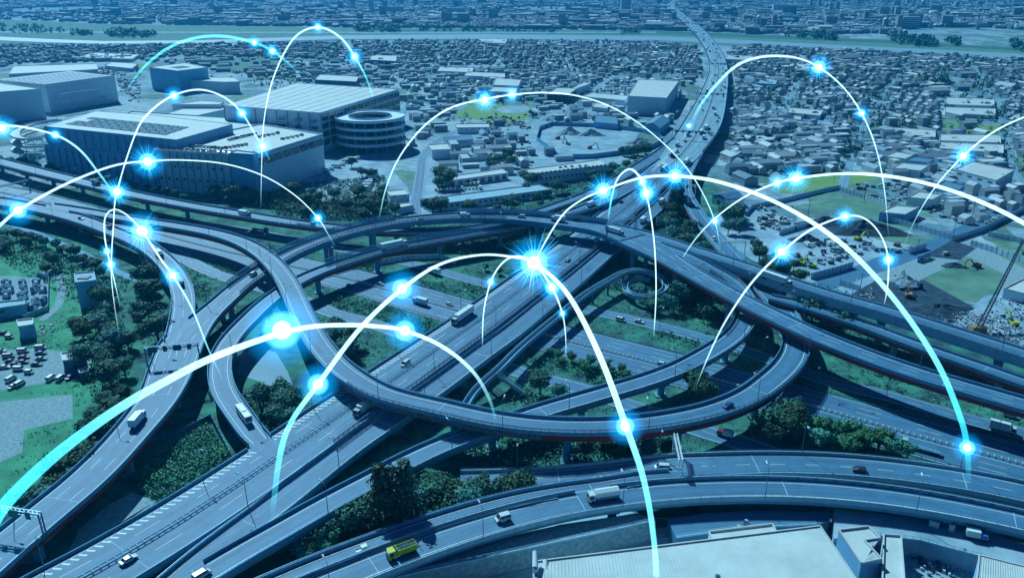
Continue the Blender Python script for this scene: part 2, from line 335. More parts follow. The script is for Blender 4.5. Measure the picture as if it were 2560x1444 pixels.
rd('R1',[(640,1545,9,9.5),(780,1475,9,9.5),(860,1443,9,9.5),(954,1405,9,9.5),(1092,1354,9,9.5),(1248,1305,9,9.5),(1404,1266,9,9.5),(1542,1243,9,9.5),(1681,1229,9,9.5),(1836,1222,9,9.5),(2012,1225,9,9.5),(2187,1240,9,9.5),(2363,1267,9,9.5),(2560,1308,9,9.5),(2760,1360,9,9.5)],9,9.5)
for i,r in enumerate(ROADS.values()): r.p[:,2]+=.012*i
GROADS={}
def grd(key,px,w,z=.1): GROADS[key]=Path([(a[0],a[1],z,a[2] if len(a)>2 else w) for a in px],z,w); return GROADS[key]
grd('G',[(-150,462,24),(0,482,26),(100,505,27),(300,560,27),(420,592,27),(527,620,27),(700,660,27),(884,702,27),(1078,758,27),(1373,841,27),(1660,914,27),(1818,958,27),(2029,1016,27),(2258,1081,27),(2560,1162,27),(2800,1228,27)],27,.12)
grd('N',[(500,560),(640,580),(760,605),(850,622),(960,645),(1071,668),(1137,689),(1265,723),(1380,750),(1473,775),(1577,798),(1681,824),(1850,872),(2082,955),(2223,990),(2363,1032),(2539,1078),(2750,1130)],8,.11)
grd('S',[(380,600),(450,640),(540,685),(640,715),(775,757),(827,781),(921,806),(1050,850),(1200,898),(1341,942),(1441,968),(1560,1008),(1765,1080),(1818,1095),(1900,1123),(2010,1160)],8.5,.13)
grd('P',[(-60,540),(60,572),(130,600),(200,630),(262,665),(320,690),(380,712)],4.5,.1)
grd('Q',[(760,1600),(930,1530),(1050,1470),(1250,1412),(1450,1362),(1600,1328),(1750,1310),(1900,1300),(2050,1305),(2200,1325),(2350,1365),(2480,1405),(2600,1440)],8.5,.1)
grd('T',[(1040,560),(1037,520),(1045,480),(1052,430),(1060,390),(1100,350),(1150,325)],8,.14)
grd('T2',[(2105,470),(2125,400),(2150,335),(2172,295),(2200,250),(2240,200),(2275,150),(2286,132)],7,.13)
grd('T3',[(2560,470),(2525,400),(2505,340),(2495,280),(2470,225),(2440,170),(2425,146)],6,.13)
grd('T4',[(1828,245),(1900,262),(2000,298),(2100,325),(2200,352),(2330,378),(2450,400),(2600,420)],5,.14)
grd('T5',[(1835,345),(1900,350),(1990,330),(2060,318)],6,.13)
grd('T6',[(1950,300),(1975,250),(1990,215),(2020,190)],5,.13)
grd('T7',[(1100,350),(1180,330),(1330,325),(1345,300),(1420,270),(1480,230),(1520,200),(1560,180)],7,.13)
# ------------------------------------------------------------ ground sheets
g=MB(); g.add([(-9000,-300,0),(9000,-300,0),(9000,14000,0),(-9000,14000,0)],[(0,1,2,3)]); mk('ground',g,'ground')['kind']='structure'
patch('verge_ground',[(-400,470),(200,470),(600,480),(960,520),(1500,420),(1700,380),(1760,440),(2000,640),(2140,730),(2600,900),(3000,1100),(3000,1500),(2000,1700),(-700,1700),(-900,900)],'grass')
patch('grass',[(0,600),(140,600),(230,690),(260,900),(330,1000),(250,1200),(0,1290),(-200,1200),(-200,600)],'lawn','stuff')
patch('gravel_lot',[(-60,1010),(180,985),(182,1045),(60,1075),(55,1130),(-60,1180)],'gravel')
patch('parking_ground',[(-60,880),(90,870),(230,890),(225,935),(90,960),(-60,985)],'gravel')
patch('substation_ground',[(-100,690),(40,690),(122,700),(120,775),(0,800),(-100,790)],'gravel')
patch('dirt_path',[(95,685),(130,672),(165,690),(168,735),(150,770),(115,800),(95,800),(135,765),(145,730),(140,700)],'gravel')
patch('dirt_verge',[(150,1420),(200,1320),(270,1260),(330,1230),(390,1250),(370,1275),(240,1345),(150,1400)],'gravel')
patch('water_channel',[(595,935),(600,885),(640,868),(690,880),(720,930),(735,970),(700,975),(640,950)],'pond')
patch('grass_field_lime',[(1905,462),(1960,445),(2060,436),(2150,434),(2200,448),(2090,470),(1960,485)],'lime_grass')
patch('rooftop_yard',[(998,262),(1110,258),(1075,295),(1020,300),(1000,290)],'lot')
patch('scrap_yard',[(1750,560),(1860,510),(2140,600),(2330,690),(2210,760),(2000,700),(1880,650)],'lot')
patch('vacant_lot',[(2190,690),(2290,640),(2420,600),(2600,690),(2600,740),(2480,770),(2330,740)],'gravel')
patch('vacant_grass',[(2300,700),(2420,640),(2520,690),(2480,760),(2380,750)],'grass_dry')
patch('dry_field',[(2175,560),(2230,575),(2370,605),(2325,618),(2200,600),(2150,580)],'grass_dry')
patch('dirt_yard',[(2120,740),(2190,700),(2310,700),(2440,770),(2420,840),(2300,820),(2160,770)],'soil')
patch('rubble_yard',[(2380,810),(2460,740),(2600,720),(2700,900),(2560,900),(2400,850)],'lot')
patch('field_plot',[(2060,510),(2130,490),(2240,520),(2210,545),(2120,540)],'grass_dry')
patch('yard_street',[(2040,705),(2200,640),(2330,600),(2470,530),(2600,470),(2600,500),(2490,555),(2400,605),(2230,670),(2060,730)],'asphalt')
patch('farm_plot',[(2310,640),(2380,600),(2440,620),(2400,650)],'soil')
patch('city_lawn',[(830,445),(880,430),(910,455),(845,470)],'grass_dry')
patch('car_park',[(640,440),(800,400),(960,400),(1020,470),(1030,510),(900,470),(760,480)],'lot')
patch('truck_yard',[(1030,560),(1010,500),(1060,470),(1230,450),(1380,480),(1240,520),(1100,535)],'lot')
patch('mid_yard',[(1060,470),(1060,380),(1160,330),(1400,300),(1600,330),(1560,400),(1330,470),(1200,460)],'lot')
patch('ball_field',[(1130,290),(1180,258),(1220,262),(1300,262),(1330,270),(1310,305),(1240,306)],'lime_grass')
patch('ball_field_sand',[(1236,275),(1262,264),(1320,266),(1325,275),(1298,283),(1255,282)],'lot')
patch('green_plot',[(520,150),(640,140),(760,150),(740,175),(600,180),(540,170)],'grass_dry')
patch('lime_plot',[(310,165),(340,157),(380,162),(360,172),(320,172)],'lime_grass')
patch('lime_plot',[(2350,315),(2500,312),(2495,335),(2355,332)],'lime_grass')
patch('bottom_yard',[(-400,1700),(600,1560),(1050,1420),(1500,1330),(2000,1290),(2350,1340),(2700,1450),(2900,1700)],'lot')
patch('sidewalk',[(500,1560),(700,1470),(860,1440),(1100,1360),(1300,1310),(1550,1270),(1620,1290),(1560,1318),(1330,1370),(1120,1420),(900,1480),(760,1540)],'concrete_light')
def terrace(label,px,z,m,rail):
    P=ccw([tuple(at(u,v,z))[:2] for u,v in px]); mb=MB(); mb.prism(P,0,z); o=mk('raised_ground',mb,m); o['kind']='structure'  # ground raised to a made-up level so the sun reaches it past the deck
    r=empty('railing',at(*rail[0],z)); tag(r,label,'railing'); b=r.location; mb=MB()
    for a,c in zip(rail,rail[1:]):
        A=at(*a,z)-b;B=at(*c,z)-b; mb.beam(A+Vector((0,0,.25)),B+Vector((0,0,.25)),.3,.5); 
        for h in (.9,1.3): mb.beam(A+Vector((0,0,h)),B+Vector((0,0,h)),.06,.06)
        k=max(1,int((B-A).length/2))
        for i in range(k): q=A.lerp(B,i/k); mb.box(q.x-.04,q.x+.04,q.y-.04,q.y+.04,.5,1.3)
    mk('rail',mb,'concrete_light',r)
terrace('pale railing along the lit walkway below the nearest deck',[(520,1600),(760,1520),(1000,1440),(1100,1418),(1330,1368),(1560,1318),(1640,1300),(1600,1285),(1550,1288),(1400,1310),(1250,1350),(1090,1392),(860,1470),(640,1560)],6.4,'gravel',[(760,1520),(1000,1441),(1100,1419),(1330,1369),(1560,1319),(1636,1301)])
terrace('pale railing along the lower lit road left of the big pier',[(1690,1345),(1850,1322),(2040,1312),(2075,1300),(2070,1278),(1900,1276),(1760,1282),(1670,1297)],5.5,'asphalt',[(1690,1344),(1850,1321),(2040,1311)])
terrace('low railing along the street works at bottom right',[(2085,1345),(2160,1335),(2300,1352),(2450,1392),(2620,1445),(2640,1385),(2500,1340),(2350,1305),(2200,1282),(2085,1272)],5.5,'lot',[(2160,1335),(2300,1351),(2450,1391),(2620,1444)])
# river and flood plain
patch('flood_plain',[(-900,40),(0,50),(300,62),(500,64),(1000,72),(1640,77),(1800,82),(2200,99),(2560,120),(3300,180),(3300,205),(2560,152),(1800,112),(1500,100),(900,100),(300,108),(-200,112),(-900,120)],'grass_dry',z=.5)
patch('river',[(-600,88),(0,92),(120,98),(260,103),(500,101),(850,89),(1200,86),(1640,91),(1830,99),(2100,113),(2560,135),(3300,180),(3300,196),(2560,146),(2100,122),(1830,109),(1640,101),(1200,98),(850,98),(500,109),(260,110),(120,106),(0,101),(-600,96)],'water',z=.62)
patch('far_bank_grass',[(1000,73),(1640,78),(1800,83),(2200,100),(2560,122),(2560,128),(2200,107),(1800,92),(1640,86),(1000,82)],'grass',z=.58)
patch('levee_road',[(-200,78),(600,80),(1640,80),(1640,82.5),(600,83),(-200,82)],'lot',z=.60)
patch('bank_path',[(0,36),(300,40),(600,22),(600,24),(310,45),(0,42)],'lot',z=.60)
# ------------------------------------------------------------ ground roads
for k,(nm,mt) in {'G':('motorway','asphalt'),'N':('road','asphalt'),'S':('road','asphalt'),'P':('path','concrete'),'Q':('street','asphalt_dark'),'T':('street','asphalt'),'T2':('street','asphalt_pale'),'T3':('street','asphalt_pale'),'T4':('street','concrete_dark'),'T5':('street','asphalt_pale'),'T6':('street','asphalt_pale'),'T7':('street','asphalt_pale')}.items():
    pa=GROADS[k]; mb=MB(); sweep(mb,pa,[(-.5,0),(.5,0)],closed=False,off=None) if False else None
    uvr=[]
    for i in range(len(pa.p)-1):
        a,b=pa.s[i],pa.s[i+1]; wa,wb=pa.w(a)/2,pa.w(b)/2; uvr.append([(-wa,a),(wa,a),(wb,b),(-wb,b)])
        mb.add([tuple(pa.pt(a,-wa)),tuple(pa.pt(a,wa)),tuple(pa.pt(b,wb)),tuple(pa.pt(b,-wb))],[(0,1,2,3)])
    o=mk(nm,mb,mt); o['kind']='structure'; lane_uv(o,uvr)
    mb=MB()
    if k=='G':
        for off in (-12.6,-1.6,1.6,12.6): sweep(mb,pa,[(off-.1,.02),(off+.1,.02)],closed=False)
        for off in (-9,-5.3,5.3,9): dashes(mb,pa,off,.17,8,12)
    elif k!='P' and len(k)==1:
        for s_ in (-1,1): sweep(mb,pa,[(-.08,.02),(.08,.02)],closed=False,off=lambda w,s_=s_:s_*(w/2-.6))
        dashes(mb,pa,0,.15,5,5)
    if mb.f: mk('road_markings',mb,'paint')['kind']='structure'
    if k in 'NSQT':
        mb=MB()
        for s_ in (-1,1): sweep(mb,pa,[(-.1,-.1),(-.1,.13),(.1,.13),(.1,-.1)],off=lambda w,s_=s_:s_*(w/2+.1))
        mk('kerb',mb,'concrete_light')['kind']='structure'
def guardrail(pa,off,label,step=4.0,q0=0,q1=None,double=False,parent=None,ladder=False,group=None):
    "posts with rails; the median version has two rails tied by cross bars"
    q1=q1 or pa.L; mb=MB()
    sides=(-.55,.55) if double else (0,)
    for s_ in sides:
        sweep(mb,pa,[(-.04,.45),(-.04,.8),(.04,.8),(.04,.45)],off=lambda w:off+s_,q0=q0,q1=q1)
        q=q0
        while q<q1: p=pa.pt(q,off+s_); mb.box(p.x-.07,p.x+.07,p.y-.07,p.y+.07,p.z,p.z+.9); q+=step
    if double:
        q=q0
        while q<q1: mb.beam(pa.pt(q,off-.55,.7),pa.pt(q,off+.55,.7),.25,.12); q+=step/2
    o=mk('guardrail',mb,'lamp_white' if double else 'steel',parent)
    if parent is None: tag(o,label,'guardrail',group)
    return o
guardrail(GROADS['G'],0,'double steel median guardrail down the middle of the ground level motorway',double=True)
guardrail(GROADS['G'],-13.2,'steel guardrail along the far edge of the ground level motorway')
guardrail(GROADS['G'],13.2,'steel guardrail along the near edge of the ground level motorway')
# ------------------------------------------------------------ elevated roads
ALL=list(ROADS.values())+list(GROADS.values())
def blocked(me,x,y,z):
    for r in ALL:
        if r is me: continue
        d,i=r.near(x,y)
        if r.p[i,2]<z-2 and d<r.p[i,3]/2+1.6: return True
    return False
def runs(pa,msk):
    out=[]; st=None
    for i in range(len(pa.s)-1):
        ok=msk(.5*(pa.s[i]+pa.s[i+1]))
        if ok and st is None: st=pa.s[i]
        if not ok and st is not None:
            if pa.s[i]-st>4: out.append((st,pa.s[i]))
            st=None
    if st is not None and pa.L-st>4: out.append((st,pa.L))
    return out
def viaduct(key,label,girder='grey_steel',depth=1.6,para=1.0,pier='round',span=38,lanes=(0,),left_screen=None,right_screen=None,median=False,hatch=(),joints=60,dash=(8,12),thin=True,edge=1.1,wallm='concrete',lane_mat='paint',pcap=True,piers=True):
    pa=ROADS[key]; root=empty('viaduct',pa.pt(pa.L/2)); root.location.z=0
    tag(root,label,'viaduct')
    base=root.location.copy()
    def P_(name,mb,mats):
        mb.v=[(v[0]-base.x,v[1]-base.y,v[2]-base.z) for v in mb.v]; return mk(name,mb,mats,root)
    mb=MB(); uvr=[]
    for i in range(len(pa.p)-1):
        a,b=pa.s[i],pa.s[i+1]; wa,wb=pa.w(a)/2-.02,pa.w(b)/2-.02; uvr.append([(-wa,a),(wa,a),(wb,b),(-wb,b)])
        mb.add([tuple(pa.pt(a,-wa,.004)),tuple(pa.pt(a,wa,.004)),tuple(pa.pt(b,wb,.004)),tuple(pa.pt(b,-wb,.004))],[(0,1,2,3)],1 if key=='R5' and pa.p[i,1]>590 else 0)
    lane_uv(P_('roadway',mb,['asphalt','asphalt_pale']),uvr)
    mb=MB(); rows=[]
    for q in pa.s:
        h=pa.w(q)/2+.35; rows.append([tuple(pa.pt(q,o,d)) for o,d in ((-h,0),(h,0),(h,-.45),(-h,-.45))])
    for i in range(len(rows)-1): mb.add(rows[i]+rows[i+1],[(j,(j+1)%4,4+(j+1)%4,4+j) for j in range(4)])
    P_('deck_slab',mb,wallm)
    mb=MB(); rows=[]
    for q in pa.s:
        h=pa.w(q)/2*.96; rows.append([tuple(pa.pt(q,o,d)) for o,d in ((-h,-.45),(h,-.45),(h*.97,-.45-depth),(-h*.97,-.45-depth))])
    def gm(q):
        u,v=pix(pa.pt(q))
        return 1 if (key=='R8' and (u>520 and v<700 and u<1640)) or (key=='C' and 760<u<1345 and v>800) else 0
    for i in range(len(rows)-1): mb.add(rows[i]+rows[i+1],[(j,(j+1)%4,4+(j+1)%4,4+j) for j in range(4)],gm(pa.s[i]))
    for q in np.arange(3,pa.L,6.0):   # stiffeners on the outer webs
        h=pa.w(q)/2*.96
        for s_ in (-1,1): mb.beam(pa.pt(q,s_*(h+.05),-.5),pa.pt(q,s_*(h*.97+.05),-.4-depth),.2,.12,gm(q))
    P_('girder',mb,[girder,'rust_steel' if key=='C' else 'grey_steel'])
    for s_ in (-1,1):
        msk=lambda q,s_=s_: not covered(pa,*pa.pt(q,s_*(pa.w(q)/2+.1)),.5)
        for r0,r1 in runs(pa,msk):
            mb=MB(); sweep(mb,pa,[(-.15,-.02),(-.12,para),(.15,para),(.22,-.02)] if s_>0 else [(-.22,-.02),(-.15,para),(.12,para),(.15,-.02)],off=lambda w,s_=s_:s_*(w/2+.2),q0=r0,q1=r1)
            P_('parapet',mb,wallm)
        scr=left_screen if s_<0 else right_screen
        if scr:
            for (f0,f1,h,kind) in scr:
              for q0,q1 in runs(pa,lambda q:f0*pa.L<q<f1*pa.L and msk(q)):
                mb=MB()
                sweep(mb,pa,[(-.03,para),(-.03,para+h),(.03,para+h),(.03,para)],off=lambda w,s_=s_:s_*(w/2+.2),q0=q0,q1=q1,mask=msk,mi=1)
                q=q0
                while q<q1:
                    if msk(q): mb.beam(pa.pt(q,s_*(pa.w(q)/2+.3),0),pa.pt(q,s_*(pa.w(q)/2+.3),para+h+.1),.16,.16)
                    q+=2.5
                sweep(mb,pa,[(-.05,para+h),(-.05,para+h+.1),(.05,para+h+.1),(.05,para+h)],off=lambda w,s_=s_:s_*(w/2+.2),q0=q0,q1=q1,mask=msk)
                P_('noise_screen',mb,['steel',kind])
        else:
            mb=MB(); sweep(mb,pa,[(-.04,para+.35),(-.04,para+.45),(.04,para+.45),(.04,para+.35)],off=lambda w,s_=s_:s_*(w/2+.2),mask=msk)
            q=1
            while q<pa.L:
                if msk(q): mb.beam(pa.pt(q,s_*(pa.w(q)/2+.2),para),pa.pt(q,s_*(pa.w(q)/2+.2),para+.4),.08,.08)
                q+=3
            P_('handrail',mb,'steel')
    mb=MB(); 
    for s_ in (-1,1):
        msk=lambda q,s_=s_: not covered(pa,*pa.pt(q,s_*(pa.w(q)/2)),.5)
        sweep(mb,pa,[(-.1,.02),(.1,.02)],closed=False,off=lambda w,s_=s_:s_*(w/2-edge),mask=msk)
    for l in lanes:
        fn=(lambda w,l=l:l) if not callable(l) else l
        dashes(mb,pa,fn,.17,dash[0],dash[1])
    for (f0,f1,o0,o1,tw) in hatch:
        q=f0*pa.L
        while q<f1*pa.L:
            mb.add([tuple(pa.pt(q,o0,.02)),tuple(pa.pt(q+.7,o0,.02)),tuple(pa.pt(q+.7+tw,o1,.02)),tuple(pa.pt(q+tw,o1,.02))],[(0,1,2,3)]); q+=2.2
    P_('road_markings',mb,lane_mat)
    q=joints/2
    while q<pa.L:
        if pix(pa.pt(q))[1]>330:
            h=pa.w(q)/2-.1; mb=MB(); mb.add([tuple(pa.pt(q,-h,.016)),tuple(pa.pt(q,h,.016)),tuple(pa.pt(q+.25,h,.016)),tuple(pa.pt(q+.25,-h,.016))],[(0,1,2,3)]); P_('expansion_joint',mb,'concrete_light')
        q+=joints
    if median:
        mb=MB()
        for o_ in (-.6,.6):
            sweep(mb,pa,[(o_-.05,.45),(o_-.05,.8),(o_+.05,.8),(o_+.05,.45)],q1=pa.L*.62)
        q=0
        while q<pa.L*.62: mb.beam(pa.pt(q,-.6,.75),pa.pt(q,.6,.75),.22,.1); mb.beam(pa.pt(q,-.6,0),pa.pt(q,-.6,.8),.1,.1); mb.beam(pa.pt(q,.6,0),pa.pt(q,.6,.8),.1,.1); q+=2
        sweep(mb,pa,[(-.3,0),(-.15,.85),(.15,.85),(.3,0)],q0=pa.L*.62)
        P_('median_barrier',mb,'concrete_light')
        mb=MB()
        for o_ in (-1.3,1.3): sweep(mb,pa,[(o_-.1,.02),(o_+.1,.02)],closed=False)
        P_('road_markings',mb,'paint')
    if piers:
        q=span*.4
        while q<pa.L-5:
            placed=False
            for dq in (0,6,-6,12,-12,17):
                qq=q+dq
                if not 0<qq<pa.L: continue
                p=pa.pt(qq); z=p.z-.45-depth
                if z<2: break
                if not blocked(pa,p.x,p.y,p.z) and pix(p)[1]>100:
                    mb=MB(); W=pa.w(qq); a=pa.head(qq); n=Vector((math.sin(a),-math.cos(a),0)); t=Vector((math.cos(a),math.sin(a),0))
                    g0=Vector((p.x,p.y,0))
                    if pier=='round': mb.cyl(g0,g0+Vector((0,0,z-1.2)),1.35,1.35,18)
                    elif pier=='twin':
                        for s_ in (-1,1): mb.beam(g0+n*s_*W*.22,g0+n*s_*W*.22+Vector((0,0,z-1.2)),2.0,2.0)
                    else: mb.beam(g0,g0+Vector((0,0,z-1.2)),2.6,2.2)
                    if pier=='wide' : mb.beam(g0+n*(-W*.3),g0+n*(-W*.3)+Vector((0,0,z-1.2)),2.2,2.2); mb.beam(g0+n*(W*.3),g0+n*(W*.3)+Vector((0,0,z-1.2)),2.2,2.2)
                    c=g0+Vector((0,0,z-.6)); mb.beam(c-n*W*.36,c+n*W*.36,2.0,1.2)
                    mb.beam(g0,g0+Vector((0,0,.5)),4,4)
                    P_('pier',mb,'concrete'); placed=True; break
            q+=span
    return root
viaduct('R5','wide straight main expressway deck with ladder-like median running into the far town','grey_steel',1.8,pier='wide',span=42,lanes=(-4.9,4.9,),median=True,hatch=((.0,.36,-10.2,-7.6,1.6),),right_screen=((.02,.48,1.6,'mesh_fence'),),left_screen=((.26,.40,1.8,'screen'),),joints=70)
viaduct('R6','narrow deck running right beside the main expressway, second from it','grey_steel',1.5,pier='box',span=40,lanes=(),lane_mat='paint_cream')
viaduct('R8','longest overpass, from the bottom left gantry over the middle to the right edge','red_steel',2.0,pier='twin',span=40,lanes=(lambda w:-w*.17,lambda w:w*.17),hatch=((.30,.52,3.0,4.4,1.2),(.52,.6,4.6,6.6,1.2)),left_screen=((.28,.45,2.2,'screen'),(.5,.63,2.2,'concrete_light')),right_screen=((.27,.55,1.6,'mesh_fence'),),dash=(6,9))
viaduct('A','left ramp with dark red girder curving up and away beside the tree row','red_steel',2.0,span=36,lanes=(0,),right_screen=None)
viaduct('C','big S shaped loop ramp sweeping round the centre on a rust red girder','red_steel',2.4,span=38,lanes=(),left_screen=None,right_screen=((.36,.55,.9,'mesh_fence'),),edge=1.6)
viaduct('D','curved ramp with clear screens passing under the S shaped loop on the left','red_steel',1.8,span=38,lanes=(),left_screen=((.36,.58,2.2,'screen'),),right_screen=((.36,.7,1.0,'mesh_fence'),),edge=1.4)
viaduct('E','inner ramp that dips below two decks and runs to the bottom left','grey_steel',1.6,span=36,lanes=(),left_screen=None,right_screen=((.12,.33,1.5,'mesh_fence'),),edge=1.4)
viaduct('F','tall pale box girder viaduct at right with a long truck on it','concrete_light',3.2,pier='box',span=46,lanes=(),wallm='concrete_light')
viaduct('J','low ramp with a red girder between the tall concrete viaduct and the long overpass','red_steel',1.8,span=40,lanes=())
viaduct('H','upper left ramp with red girder carrying two trucks behind the loops','red_steel',1.8,span=38,lanes=(0,))
viaduct('R2','near right curved ramp with cream dashes and a dark hatchback on it','concrete',1.6,pier='box',span=40,lanes=(0,),lane_mat='paint_cream',wallm='concrete_light',dash=(4.5,6.0),hatch=((.22,.33,1.5,4.2,1.6),),left_screen=None)
viaduct('R3','slim ramp squeezed between the trees and the nearest curved deck','concrete',1.5,pier='box',span=40,lanes=())
viaduct('R1','nearest curved deck carrying the yellow dump truck, pale parapet facing the camera','concrete',1.5,pier='box',span=44,lanes=(),edge=1.7,wallm='concrete_light',para=1.15)
# pedestrian bridge with spiral and stairs
fb=empty('footbridge',at(1380,800,7)); fb.location.z=0; tag(fb,'narrow pedestrian bridge with a round spiral ramp at its far end and zigzag stairs','footbridge')
pb=Path([(1165,1015,3,2.6),(1185,980,4.5,2.6),(1215,952,6,2.6),(1240,932,7,2.6),(1300,872,7,2.6),(1400,788,7,2.6),(1470,733,7,2.6),(1530,698,7,2.6),(1560,682,7,2.6),(1600,676,6.6,2.6),(1645,690,6.2,2.6),(1666,712,5.8,2.6),(1655,733,5.2,2.6),(1615,745,4.6,2.6),(1575,738,4,2.6),(1560,715,3.4,2.6),(1585,697,3,2.6),(1625,700,2.5,2.6)],7,2.6,2.5)
def rel(mb,o): 
    b=o.location; mb.v=[(v[0]-b.x,v[1]-b.y,v[2]-b.z) for v in mb.v]; return mb
mb=MB(); sweep(mb,pb,[(-1.3,0),(1.3,0),(1.3,-.9),(-1.3,-.9)]); mk('walkway',rel(mb,fb),'concrete',fb)
for s_ in (-1,1):
    mb=MB(); sweep(mb,pb,[(-.1,0),(-.1,1.3),(.1,1.3),(.1,0)],off=lambda w:s_*1.35); mk('railing',rel(mb,fb),'concrete_light',fb)
for (a,b) in (((1532,700,7),(1582,738,.5)),((1242,936,7),(1312,985,.5))):
    A=at(*a);B=at(*b);mb=MB(); mb.beam(A,B,2.0,.5)
    for k in range(24):
        p=A.lerp(B,k/24); mb.beam(p+Vector((0,0,.3)),p+Vector((.01,0,.55)),1.9,.5)
    n=(B-A).cross(Vector((0,0,1))).normalized()
    for s_ in (-1,1): mb.beam(A+n*s_+Vector((0,0,1)),B+n*s_+Vector((0,0,1)),.1,.5)
    mk('stairs',rel(mb,fb),'concrete_light',fb)
q=18
while q<pb.L:
    p=pb.pt(q)
    if p.z>3 and not blocked(None,p.x,p.y,p.z): mb=MB(); mb.cyl((p.x,p.y,0),(p.x,p.y,p.z-.9),.55,.55,12); mk('pier',rel(mb,fb),'concrete_dark',fb)
    q+=14
# ------------------------------------------------------------ buildings
FBP=[]
def flat_building(name,label,roof,H,wall='white_wall',rf='pale_roof',z0=0.0,parapet=.6,windows=None,seams=0,cat='building',extra=None,overhang=0,gable=False,gap=3.0):
    "roof: surveyed roof corners at level H; windows: rows [(height above ground, width, height, spacing, sides)]"
    if name not in ("tower_block","hut","annex") and H<25: H=H*(.8 if H>16 else .7)
    if "bottom right" in label: H=11
    P=ccw([tuple(at(u,v,H))[:2] for u,v in roof]); cx=sum(p[0] for p in P)/len(P); cy=sum(p[1] for p in P)/len(P)
    FBP.append(P); o=empty(name,(cx,cy,z0)); tag(o,label,cat); L=[(p[0]-cx,p[1]-cy) for p in P]; h=H-z0
    mb=MB(); mb.prism(L,0,h-.02)
    mk('wall',mb,wall,o)
    mb=MB(); mb.add([(x,y,h) for x,y in L],[tuple(range(len(L)))])
    n=len(L)
    for i in range(n):
        a=Vector((*L[i],h+parapet/2));b=Vector((*L[(i+1)%n],h+parapet/2))
        mb.beam(a,b,.35+overhang,parapet)
    if seams:
        a,b,c,d=[Vector((*L[i],h+.03)) for i in (0,1,2,3)] if n>=4 else [None]*4
        for k in range(1,seams): 
            f=k/seams; mb.beam(a.lerp(b,f),d.lerp(c,f),.15,.06)
    mk('roof',mb,rf,o)
    if gable and n==4:
        mb=MB(); a,b,c,d=[Vector((*p,h+parapet)) for p in L]
        if (a-b).length>(b-c).length: a,b,c,d=b,c,d,a
        rh=(a-b).length*.14; e=(a+b)/2+Vector((0,0,rh)); f=(c+d)/2+Vector((0,0,rh))
        mb.add([tuple(x) for x in (a,b,c,d,e,f)],[(0,1,4),(1,2,5,4),(2,3,5),(3,0,4,5)]); mk('roof_ridge',mb,rf,o)
    cnt=0
    for (wz,ww,wh,sp) in (windows or []):
        for i in range(n):
            a=Vector((*L[i],0));b=Vector((*L[(i+1)%n],0)); e=b-a; ln=e.length
            nrm=Vector((e.y,-e.x,0)).normalized()
            mid=(a+b)/2+Vector((cx,cy,0)); 
            if nrm.dot(Vector((0,0,0))-mid)<=0: continue
            k=int((ln-2)/sp)
            for j in range(k):
                if cnt>44: break
                c=a+e*((j+.5)/k)+nrm*.03+Vector((0,0,wz)); t=e.normalized()
                mb=MB(); mb.beam(c-t*ww/2,c+t*ww/2,.12,wh)
                mk('window',mb,'glass',o); cnt+=1
    if extra: extra(o,L,h)
    return o
def panels_grid(o,L,h,nx,ny,u0=.1,u1=.9,v0=.2,v1=.8,m='panel'):
    a,b,c,d=[Vector((*p,h+.12)) for p in L[:4]]
    def q(u,v): return (a.lerp(b,u)).lerp(d.lerp(c,u),v)
    for i in range(nx):
        for j in range(ny):
            ua=u0+(u1-u0)*i/nx; ub=u0+(u1-u0)*(i+.86)/nx; va=v0+(v1-v0)*j/ny; vb=v0+(v1-v0)*(j+.8)/ny
            mb=MB(); P=[q(ua,va),q(ub,va),q(ub,vb),q(ua,vb)]
            mb.add([tuple(p) for p in P]+[tuple(p+Vector((0,0,.15))) for p in P],[(3,2,1,0),(4,5,6,7),(0,1,5,4),(1,2,6,5),(2,3,7,6),(3,0,4,7)]); mk('solar_panel',mb,m,o)
def pilasters(o,L,h,sp=9,z0=0,col='blue_wall'):
    n=len(L); mb=MB()
    for i in range(n):
        a=Vector((*L[i],0));b=Vector((*L[(i+1)%n],0)); k=int((b-a).length/sp)
        for j in range(1,k): p=a.lerp(b,j/k); mb.box(p.x-.15,p.x+.15,p.y-.15,p.y+.15,z0,h)
    mk('wall_joint',mb,col,o)
wh=empty('warehouse',at(420,480,0)); tag(wh,'huge two tier distribution warehouse with solar panels and cars parked on its roof','warehouse')
def part_prism(root,name,px,z1,z0,m,mt=None,par=0.0):
    P=ccw([tuple(at(u,v,z1))[:2] for u,v in px]); b=root.location; L=[(p[0]-b.x,p[1]-b.y) for p in P]
    mb=MB(); mb.prism(L,z0,z1,0,1)
    if par:
        for i in range(len(L)): mb.beam((*L[i],z1+par/2),(*L[(i+1)%len(L)],z1+par/2),.4,par,0)
    mk(name,mb,[m,mt or m],root); return L
L1=part_prism(wh,'lower_block',[(112,362),(386,400),(611,418),(650,410),(790,350),(640,300),(330,280)],21,0,'blue_wall','pale_roof',.8)
L2=part_prism(wh,'parking_deck',[(385,376),(633,391),(806,337),(650,312),(560,330)],29,0,'white_wall','pale_roof',1.0)
L3=part_prism(wh,'upper_block',[(111,316),(441,350),(581,311),(380,288),(239,278)],36,0,'blue_wall','pale_roof',.3)
part_prism(wh,'corner_tower',[(574,384),(633,388),(645,384),(590,377)],30.5,0,'blue_wall','pale_roof',.8)
b=wh.location
def facade_bits(root,pa_,pb_,z0,z1,n,name,m,w=.3,d=.2):
    A=at(*pa_);B=at(*pb_); b=root.location; mb=MB()
    for i in range(n+1):
        p=A.lerp(B,i/n)-b; mb.box(p.x-w/6,p.x+w/6,p.y-d-.9,p.y+d,z0,z1)
    mk(name,mb,m,root)
facade_bits(wh,(111,316.8,36),(441,350.8,36),24,35.5,16,'wall_joint','grey_steel')
facade_bits(wh,(112,362.5,21),(380,399,21),1,20.5,15,'wall_joint','grey_steel')
